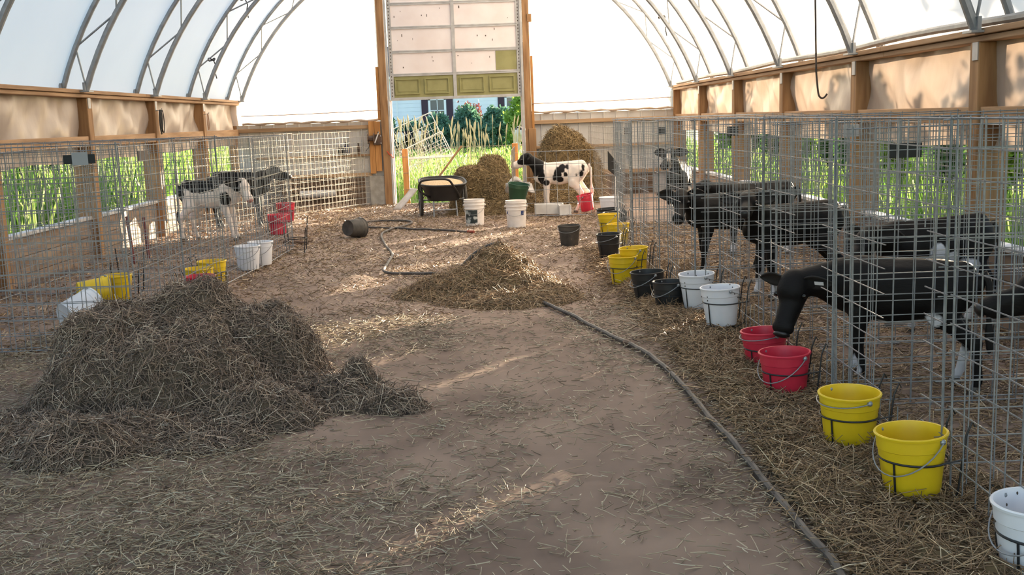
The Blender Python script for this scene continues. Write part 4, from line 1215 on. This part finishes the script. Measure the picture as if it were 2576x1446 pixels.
def heap(name, blobs, box, step, label, cat, core, straw_m, n, L=(.05, .14), W=(.0028, .0046), rough=.05, seed=1, fscale=6.0, stick=.35, lumps=.07, hay=False, droop=.6):
    x0, y0, x1, y1 = box
    def H(x, y):
        z = bump_fn(x, y, blobs)
        amp = np.clip(z / .15 + .3, 0, 1)
        return z + (fbm(x * fscale, y * fscale, seed, 4) - .5) * lumps * 2 * amp + (fbm(x * 22, y * 22, seed + 5, 2) - .5) * rough * amp
    nx = int((x1 - x0) / step); ny = int((y1 - y0) / step)
    X, Y = np.meshgrid(np.linspace(x0, x1, nx + 1), np.linspace(y0, y1, ny + 1), indexing='ij')
    Zt = H(X, Y); Zf = floor_z(X, Y)
    Zm = np.maximum(Zt, Zf - .04)
    V = np.stack([X, Y, Zm], -1).reshape(-1, 3)
    ii, jj = np.meshgrid(np.arange(nx), np.arange(ny), indexing='ij')
    a = (ii * (ny + 1) + jj).ravel()
    F = np.stack([a, a + ny + 1, a + ny + 2, a + 1], -1)
    keep = (Zt > Zf - .03).reshape(-1)[F].any(axis=1)
    F = F[keep]
    used = np.unique(F); mp = np.full(len(V), -1); mp[used] = np.arange(len(used))
    me = fast_mesh(name, V[used], mp[F])
    me.polygons.foreach_set('use_smooth', [True] * len(me.polygons))
    root = empty(name, (0, 0, 0), 0, label, cat)
    o = link_mesh('matted_core', me, M[core], root)
    # straws on the surface
    px = RNG.uniform(x0, x1, n * 3); py = RNG.uniform(y0, y1, n * 3)
    e = .012
    z = H(px, py)
    gx_ = (H(px + e, py) - H(px - e, py)) / (2 * e); gy_ = (H(px, py + e) - H(px, py - e)) / (2 * e)
    area = np.sqrt(1 + gx_ ** 2 + gy_ ** 2)
    ok = (z > floor_z(px, py) - .01) & (RNG.random(n * 3) < area / 2.5)
    idx = np.nonzero(ok)[0][:n]
    px, py, z, gx_, gy_ = px[idx], py[idx], z[idx], gx_[idx], gy_[idx]
    N = norm(np.stack([-gx_, -gy_, np.ones_like(gx_)], -1))
    rnd = RNG.normal(size=(len(px), 3))
    D = rnd - N * np.sum(rnd * N, 1, keepdims=True)
    D = norm(D) + N * RNG.normal(0, stick, (len(px), 1)) 
    slope = np.clip(np.hypot(gx_, gy_), 0, 3)[:, None]
    down = norm(np.stack([-gx_, -gy_, -(gx_ ** 2 + gy_ ** 2)], -1) + 1e-6)
    D = norm(D + down * slope * droop * .5)
    Ln = RNG.uniform(*L, len(px)) * RNG.choice([.6, 1, 1, 1.5], len(px))
    P = np.stack([px, py, z], -1) + N * RNG.uniform(-.004, .022, (len(px), 1)) - D * Ln[:, None] * .45
    tone = np.clip(RNG.beta(1.6, 2.6, len(px)) + (RNG.random(len(px)) < .06) * .4, 0, 1)
    v, f, tn = strands(P, D, Ln, RNG.uniform(*W, len(px)), RNG.normal(0, .14, len(px)), tone)
    o = link_mesh('straw', fast_mesh('straw', v, f, tn), M[straw_m], root)
    o['kind'] = 'stuff'
    return root

BIG = [(-1.86, 5.98, .62, .74, .46, 4.0, 0), (-1.80, 6.05, .36, .42, .63, 2.4, 0), (-2.20, 5.92, .40, .50, .50, 4.5, .2), (-1.42, 6.0, .40, .46, .44, 3.2, 0),
       (-1.8, 5.55, .60, .40, .38, 3.4, .1), (-2.2, 5.5, .34, .3, .30, 3, 0), (-1.95, 5.05, .70, .36, .09, 2, 0), (-2.0, 4.74, .30, .22, .15, 2, 0), (-1.35, 5.32, .40, .28, .17, 2, -.2), (-1.02, 5.62, .45, .24, .12, 2, -.35),
       (-.80, 5.64, .19, .12, .22, 1.8, -.6), (-2.6, 5.15, .40, .4, .05, 2, 0), (-.64, 5.46, .24, .12, .09, 2, -.5)]
heap('straw_heap', BIG, (-3.1, 4.2, -.25, 6.95), .02, 'large matted heap of soiled straw on the left of the aisle', 'straw heap', 'heap_core', 'straw_old', 30000, L=(.045, .13), seed=2, lumps=.07, stick=.28, W=(.003, .005))
MIDH = [(-.12, 9.25, .62, .38, .20, 2, 0), (.0, 9.42, .42, .32, .31, 2.0, 0), (-.38, 9.15, .42, .36, .13, 2, 0), (.2, 9.1, .34, .34, .15, 2, 0), (.32, 8.75, .3, .3, .06, 2, 0), (-.02, 9.5, .26, .18, .34, 2, 0), (-.6, 9.0, .3, .25, .06, 2, 0), (.05, 8.55, .5, .3, .05, 2, 0)]
heap('straw_heap', MIDH, (-1.1, 8.2, .9, 10.0), .025, 'smaller heap of golden brown straw in the middle of the aisle', 'straw heap', 'mid_core', 'straw_new', 9000, L=(.06, .15), W=(.004, .006), seed=8, lumps=.05, stick=.3)
rr_ = random.Random(5)
RIDGE = []
for i in range(26):
    yy = 2.2 + i * .29
    RIDGE.append((1.36 - .025 * max(0, yy - 6) + rr_.uniform(-.16, .16), yy, rr_.uniform(.16, .30), rr_.uniform(.16, .30), rr_.uniform(.025, .075), 2, rr_.uniform(-.5, .5)))
heap('straw_ridge', RIDGE, (1.06, 1.9, 1.85, 10.0), .025, 'long rumpled ridge of straw along the foot of the right pens', 'straw ridge', 'mid_core', 'straw_new', 20000, L=(.06, .17), W=(.003, .0045), seed=12, lumps=.03, stick=.3)
HAY = [(-.36, 17.7, .44, .48, .70, 6, .05), (-.06, 17.85, .36, .5, .86, 4, 0), (.05, 17.45, .48, .42, .55, 3, 0), (.22, 17.1, .55, .45, .26, 2, 0), (-.2, 16.9, .6, .4, .15, 2, 0)]
heap('hay_heap', HAY, (-1.0, 16.3, .95, 18.7), .03, 'torn open brown hay bale in front of the doorway', 'hay bale', 'hay_core', 'hay', 9000, L=(.05, .14), W=(.006, .009), seed=4, lumps=.05, stick=.5)
HAY2 = [(1.22, 18.75, .58, .5, 1.22, 4, 0), (1.15, 18.7, .40, .45, 1.30, 3, 0), (1.45, 18.7, .55, .45, 1.02, 3, 0), (1.2, 18.0, .95, .6, .22, 2, 0)]
heap('hay_heap', HAY2, (.4, 17.3, 2.4, 19.3), .035, 'tall rounded hay bale against the end wall behind the spotted calf', 'hay bale', 'hay_core', 'hay', 8000, L=(.05, .14), W=(.007, .010), seed=6, lumps=.06, stick=.5)

# ------------------------------------------------------------------ straw litter on the floor
def litter(name, n, box, dens, label, mtn, L, W, sides=3, lift=.012, tilt=.10, toneb=(1.5, 2.4)):
    x0, y0, x1, y1 = box
    # denser sampling near the camera in y
    px = RNG.uniform(x0, x1, n * 4); py = y0 + (y1 - y0) * RNG.random(n * 4) ** 1.25
    ok = RNG.random(n * 4) < dens(px, py)
    px, py = px[ok][:n], py[ok][:n]
    k = len(px)
    a = RNG.uniform(0, 2 * PI, k)
    D = norm(np.stack([np.cos(a), np.sin(a), RNG.normal(0, tilt, k)], -1))
    Ln = RNG.uniform(*L, k) * RNG.choice([.35, .5, .8, 1.2], k)
    P = np.stack([px, py, floor_z(px, py) + RNG.random(k) * lift + .002], -1) - D * Ln[:, None] * .5
    P[:, 2] = np.maximum(P[:, 2], floor_z(P[:, 0], P[:, 1]) + .001)
    tone = np.clip(RNG.beta(*toneb, k), 0, 1)
    wd = RNG.uniform(*W, k) * (1 + .07 * py)
    v, f, tn = strands(P, D, Ln, wd, RNG.normal(0, .08, k), tone, sides)
    o = link_mesh(name, fast_mesh(name, v, f, tn), M[mtn])
    tag(o, label, 'straw', kind='stuff')
    return o
def d_aisle(x, y):
    c = fbm(x * 1.3, y * 1.0, 41, 3)
    base = np.clip((c - .44) * 3.0, .0, 1) * .55 + .11
    right = np.exp(-np.clip(np.abs(x - 1.42) - .12, 0, 9) ** 2 / .06) * (.6 + .6 * fbm(x * 4, y * 3, 5)) * np.clip((14 - y) / 3, 0, 1) * .3
    leftfg = np.clip((-.35 - x + (4.6 - y) * .32) / .8, 0, 1) * np.clip((5.4 - y) / .8, 0, 1) * (.35 + .9 * fbm(x * 2.2, y * 2.2, 15))
    bot = np.clip((3.5 - y + .6 * (fbm(x * 2, y * 2, 77) - .5)) / .5, 0, 1) * np.clip((.35 - x) / .5, 0, 1) * .75
    ring = np.exp(-((x + .05) / 1.0) ** 2 - ((y - 9.1) / .75) ** 2) * .9
    far = np.clip((y - 7.5) / 3, 0, 1) * (.2 + .6 * fbm(x * 1.5, y * 1.2, 66))
    bare = np.exp(-((x - .25) / .55) ** 2 - ((y - 4.3) / 1.2) ** 2) * .8
    return np.clip((np.maximum.reduce([base, leftfg, bot, ring, far]) * (1 - bare)), 0, 1) * np.where(np.abs(x + 2) < .6, 1, 1) + right
litter('straw_litter', 60000, (-3.4, 2.0, 1.7, 8.0), d_aisle, 'loose straw scattered over the near aisle floor', 'straw_pale', (.03, .105), (.0024, .0038), lift=.028, tilt=.2)
litter('straw_litter', 42000, (-2.6, 8.0, 1.6, 19.3), d_aisle, 'loose straw scattered over the far aisle floor', 'straw_fleck', (.03, .09), (.0024, .0036), sides=2, tilt=.35)
def d_strip(x, y):
    return np.exp(-np.clip(np.abs(x - 1.40 + .02 * (y - 4)) - .16, 0, 9) ** 2 / .03) * np.clip(.25 + 1.1 * (fbm(x * 3.5, y * 2.4, 5) - .2), 0, 1)
litter('straw_litter', 22000, (.8, 2.0, 2.1, 11.5), d_strip, 'thick rumpled straw along the foot of the right pens', 'straw_new', (.06, .17), (.0026, .0042), lift=.05, tilt=.25, toneb=(1.3, 2.8))
litter('straw_bedding', 30000, (1.55, 2.2, 3.24, 14.0), lambda x, y: .35 + .65 * fbm(x * 2, y * 2, 51), 'straw and shavings bedding inside the right pens', 'straw_new', (.03, .10), (.003, .005), sides=3, lift=.03, tilt=.2, toneb=(1.3, 2.0))
litter('straw_bedding', 16000, (-4.6, 6.9, -2.45, 19.0), lambda x, y: .3 + .7 * fbm(x * 2, y * 2, 57), 'straw bedding inside the left pens', 'straw_new', (.03, .09), (.003, .005), sides=2, lift=.03, tilt=.3)

# ------------------------------------------------------------------ outdoors
def leafy(name, x, y, rx, ry, h, n, m_, label, cat='bush', group=None, leaf=.09, z0=-.1, cone=.0, trunk=True, hollow=.55, lift=0.0):
    root = empty(name, (x, y, z0), 0, label, cat, group)
    u = RNG.normal(size=(n, 3)); u = norm(u)
    r = RNG.uniform(hollow, 1, n) ** .6
    lump = 1 + .22 * np.sin(u[:, 0] * 7 + x) * np.cos(u[:, 1] * 6 + y) + .15 * np.sin(u[:, 2] * 9)
    P = u * (r * lump)[:, None]
    zz = (P[:, 2] * .5 + .5)
    k = 1 - cone * np.clip(zz, 0, 1)
    P = np.stack([P[:, 0] * rx * k, P[:, 1] * ry * k, np.clip(zz, .02, 1.3) * h + lift], -1)
    D = norm(RNG.normal(size=(n, 3)) + np.array([0, 0, .5]))
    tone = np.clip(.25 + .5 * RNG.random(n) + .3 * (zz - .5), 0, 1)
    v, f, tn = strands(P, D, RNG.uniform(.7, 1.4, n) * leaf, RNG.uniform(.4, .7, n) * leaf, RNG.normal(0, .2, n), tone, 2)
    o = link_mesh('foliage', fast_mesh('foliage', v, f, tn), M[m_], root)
    o['kind'] = 'stuff'
    if trunk:
        MB().tube([(0, 0, 0), (.02, .02, lift + h * .35), (0, .05, lift + h * .7)], [.05 + .03 * h * .3, .04 + .02 * h * .3, .02], 7).build('stem', M['bark'], root, True)
    return root
side_words = ['first', 'second', 'third', 'fourth', 'fifth', 'sixth', 'seventh', 'eighth', 'ninth', 'tenth']
# evergreens before the house
xs = [-15.5, -12.6, -9.6, -6.8, -4.6, -2.6, -.4]
for i, (px_, h_, rr_) in enumerate(((-5.6, 1.75, 1.2), (-4.2, 1.45, 1.1), (-2.8, 1.75, 1.1), (-1.4, 2.1, 1.1), (.1, 2.0, 1.2), (-7.0, 1.65, 1.2))):
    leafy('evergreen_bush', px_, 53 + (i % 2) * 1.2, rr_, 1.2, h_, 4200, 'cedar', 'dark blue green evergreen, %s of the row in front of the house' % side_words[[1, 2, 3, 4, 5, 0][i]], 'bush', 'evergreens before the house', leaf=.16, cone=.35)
leafy('lime_tree', 1.55, 51, .9, .9, 2.7, 3500, 'leaf_lime', 'pale green leafy tree at the right edge of the doorway view', 'tree', None, leaf=.16)
leafy('red_shrub', -1.3, 56.5, .9, .6, 2.3, 1400, 'leaf_red', 'dark red leaved shrub standing against the house wall', 'shrub', None, leaf=.16)
leafy('lime_shrub', -8.8, 49, .6, .6, 2.0, 1200, 'leaf_lime', 'small pale green shrub at the left edge of the doorway view', 'shrub', None, leaf=.13)
# house
hs = empty('house', (-3.5, 66, -.1), 0, 'pale blue sided house with dark shutters beyond the evergreens', 'house')
for i in range(16):
    b_ = MB().box(-12, .0 - .012, .2 + i * .25, 9, .08, .2 + i * .25 + .245)
    b_.build('siding_board', M['siding'], hs)
MB().box(-12, .08, 0, 9, 6, 4.2).build('wall', M['siding'], hs)
MB().box(-12.3, -.5, 4.2, 9.3, 6.4, 4.35).build('eave', M['win_trim'], hs)
b_ = MB(); b_._add([(-12.3, -.5, 4.35), (9.3, -.5, 4.35), (9.3, 6.4, 4.35), (-12.3, 6.4, 4.35), (-12.3, 3, 6.4), (9.3, 3, 6.4)], [(0, 1, 5, 4), (2, 3, 4, 5), (1, 2, 5), (3, 0, 4), (3, 2, 1, 0)])
b_.build('roof', M['shingle'], hs)
MB().box(-2.55, -.03, .2, -2.45, .0, 4.2).build('downspout', M['win_trim'], hs)
for xw in (.0, 4.75, 9.0 - .6):
    fr = MB()
    for (xa, xb, za, zb) in ((-.55, -.42, 1.5, 2.95), (.42, .55, 1.5, 2.95), (-.55, .55, 2.85, 2.98), (-.55, .55, 1.42, 1.55), (-.42, .42, 2.18, 2.24), (-.02, .02, 1.5, 2.9)):
        fr.box(xw + xa, -.09, za, xw + xb, -.02, zb)
    f_ = fr.build('window', M['win_trim'], hs)
    MB().box(xw - .42, -.04, 1.55, xw + .42, -.03, 2.85).build('pane', M['win_glass'], f_)
    for s in (-1, 1):
        MB().box(xw + s * .78 - .2, -.07, 1.45, xw + s * .78 + .2, -.02, 2.95).build('shutter', M['shutter'], f_)
# cows in the field
calf('black and white cow grazing in the field left of the doorway view', -3.4, 42, math.radians(172), poll=(.52, 0, .55), muzzle=(.68, 0, .38), white=[((.2, .13, .6), (.12, .12, .14)), ((.45, .0, .6), (.1, .2, .1)), ((-.25, .13, .62), (.1, .12, .14))], scale=1.7, name='cow', cat='cow', z=-.1, voxel=.03, mat_='coat')
calf('white cow with dark ears seen from behind in the field on the right', 1.0, 40, math.radians(80), base_white=True, poll=(.45, 0, .6), muzzle=(.62, 0, .4), black=[((-.36, .03, .70), (.08, .05, .04)), ((-.36, -.05, .70), (.08, .05, .04))], scale=1.72, name='cow', cat='cow', z=-.1, voxel=.03, tail='white')
# leaning white wire panels outside
def loose_panel(x, y, z, L, H, rz, rx, ry, label):
    t = empty('loose_panel', (x, y, z), 0, label, 'wire panel', 'loose wire panels leaning in the weeds')
    t.rotation_euler = (rx, ry, rz)
    g = MB()
    for i in range(1, int(L / .1)):
        g.tube([(i * .1, 0, 0), (i * .1, 0, H)], .005, 4)
    for i in range(1, int(H / .15)):
        g.tube([(0, 0, i * .15), (L, 0, i * .15)], .006, 4)
    o = g.build('wire_grid', M['plank_cap'], t); o['kind'] = 'stuff'
    for (p, q) in (((0, 0, 0), (L, 0, 0)), ((0, 0, H), (L, 0, H)), ((0, 0, 0), (0, 0, H)), ((L, 0, 0), (L, 0, H))):
        MB().tube([p, q], .012, 6).build('edge_rod', M['plank_cap'], t)
    return t
loose_panel(-2.7, 24.5, .15, 1.75, 1.0, .15, -.25, -.38, 'white wire panel tilted upward among the weeds outside the door')
lp = loose_panel(-1.62, 23.2, -.15, 1.0, 1.15, .1, -.3, -.42, 'white wire panel leaning lower down beside the tilted one outside')
MB().beam((0, -.03, .95), (1.0, -.03, .52), .03, .05).build('rail', M['plank_cap'], lp)
# grasses
def meadow(name, n, box, label, mtn, L, W, cat='grass', thr=.0, seed=3, droop=.25, zb=-.1, power=1.0):
    x0, y0, x1, y1 = box
    px = RNG.uniform(x0, x1, n); py = y0 + (y1 - y0) * RNG.random(n) ** power
    ok = fbm(px * .9, py * .9, seed) > thr
    px, py = px[ok], py[ok]; k = len(px)
    D = norm(np.stack([RNG.normal(0, droop, k), RNG.normal(0, droop, k), np.ones(k)], -1))
    P = np.stack([px, py, np.full(k, zb)], -1)
    v, f, tn = strands(P, D, RNG.uniform(*L, k), RNG.uniform(*W, k), RNG.normal(0, .25, k), np.clip(RNG.random(k) * .8 + .2 * fbm(px, py, 91), 0, 1), 2)
    o = link_mesh(name, fast_mesh(name, v, f, tn), M[mtn])
    tag(o, label, cat, kind='stuff')
meadow('tall_grass', 9000, (-5, 20.3, 5, 34), 'tall green grass growing outside the end doorway', 'grass', (.2, .55), (.015, .03), power=1.3)
meadow('field_grass', 9000, (-12, 33, 8, 52), 'short sunlit field grass around the cows', 'grass', (.12, .35), (.04, .09), thr=.25)
meadow('side_grass', 16000, (3.9, 2, 9, 34), 'sunlit tall grass outside the right wall', 'grass', (.25, .65), (.014, .03))
meadow('side_grass', 9500, (-11, 4, -6.0, 34), 'sunlit tall weeds outside the left wall', 'grass', (.5, 1.25), (.018, .04))
meadow('field_grass', 12000, (9, 6, 34, 52), 'rough field grass stretching away beyond the right wall', 'grass', (.2, .5), (.04, .08))
# seed headed stalks by the door
sp = []
for i in range(150):
    x = RNG.uniform(-4.2, 2.6); y = RNG.uniform(24, 31)
    sp.append((x, y))
st = MB(); hd = MB()
for (x, y) in sp:
    h = RNG.uniform(.9, 1.5) * (1 if x < -1.2 or x > -.4 else .95); dx, dy = RNG.normal(0, .1, 2)
    st.tube([(x, y, -.1), (x + dx * .4, y + dy * .4, h * .6), (x + dx, y + dy, h)], .007, 3, cap=False)
    hd.tube([(x + dx * .9, y + dy * .9, h * .92), (x + dx, y + dy, h), (x + dx * 1.25, y + dy, h + .12), (x + dx * 1.4, y + dy, h + .19)], [.006, .02, .018, .004], 5)
rs = empty('seed_grass', (0, 0, 0), 0, 'dry seed headed stalks standing in the field outside the door', 'grass', None, 'stuff')
o = st.build('stalk', M['reed'], rs); o['kind'] = 'stuff'
o = hd.build('seed_head', M['reed'], rs); o['kind'] = 'stuff'
# hedges along both sides, then weed shrubs added to break up the low sun
hedge = [(13.0, 17.0, 1.5, 2.9), (14.6, 20.4, 1.3, 2.6), (13.2, 24.2, 1.7, 3.0), (15.4, 28.0, 1.5, 3.2), (14.2, 32.5, 1.9, 2.9), (16.0, 37.0, 1.8, 3.2), (15.2, 13.4, 1.3, 2.8), (17.5, 42.0, 2.0, 3.1)]
for i, (x, y, r, h) in enumerate(hedge):
    leafy('hedge_shrub', x, y, r * .9, r, h * .8, 1500, 'leaf' if i % 2 else 'leaf_lime', 'leafy shrub beyond the right wall, %s counting from the near end' % side_words[[1, 2, 3, 4, 5, 6, 0, 7][i]], 'shrub', 'shrubs beyond the right wall', leaf=.17)
for i, (x, y, r, h) in enumerate(((-9.5, 15, 1.2, 2.0), (-10, 18.5, 1.4, 2.3), (-9.8, 22, 1.3, 2.1), (-10.8, 26, 1.6, 2.5), (-11.5, 31, 1.8, 2.6), (-12.6, 37, 2.0, 2.8))):
    leafy('hedge_shrub', x, y, r, r * 1.2, h, 2600, 'leaf', 'dark leafy shrub beyond the left wall, %s counting from the near end' % side_words[i], 'shrub', 'shrubs beyond the left wall', leaf=.18)
brush = []
blocks = [(3.4, 2.3), (2.4, 1.3), (1.4, .3), (.4, -.7), (-.6, -1.7), (-1.6, -2.6), (-2.5, -3.36), (-3.6, -3.86), (-4.12, -4.40), (-4.80, -5.34), (-6.1, -6.95), (-7.5, -8.4), (-8.85, -9.1), (-9.45, -10.6), (-11.0, -12.2), (-12.6, -13.8), (-14.2, -15.6)]
for (c1, c0) in blocks:     # shrubs added to block the sun, gaps between them leave streaks on the floor
    hw = (c1 - c0) / 2 / (1.12 if c0 > -3 else 1.32)
    bx_ = min(.42, .62 * hw / .766)
    by_ = math.sqrt(hw ** 2 - (bx_ * .766) ** 2) / .643
    brush.append((7.1, (7.1 * .766 - (c1 + c0) / 2) / .643, bx_, by_, 2.5 + .2 * math.sin(c1 * 3)))
for i, (x, y, rx, r, h) in enumerate(brush):
    leafy('brush_shrub', x, y, rx, r, h, 4600 if r > .6 else 1800, ['leaf', 'leaf_lime', 'leaf'][i % 3], 'weed shrub close outside the right wall, %s from the near end' % (side_words + ['eleventh', 'twelfth', 'thirteenth', 'fourteenth', 'fifteenth', 'sixteenth', 'seventeenth'])[i], 'shrub', 'weed shrubs close to the right wall', leaf=.12, hollow=.2)
for j, c in enumerate((-3.48, -3.98)):  # leafy heads added high up to keep stray sun off the near floor
    leafy('stemmed_shrub', 7.5, (7.5 * .766 - c) / .643, .22, .26, .75, 1500, 'leaf', ['thin stemmed weed with a high leafy head, nearer of two outside the right wall', 'thin stemmed weed with a high leafy head, farther of two outside the right wall'][j], 'shrub', 'high headed weeds outside the right wall', leaf=.12, hollow=.2, lift=2.0)
leafy('field_tree', 14.5, 17.0, 3.0, 3.0, 6.5, 9000, 'leaf', 'broad tree standing beyond the right wall that shades the near roof', 'tree', None, leaf=.32, lift=3.5)
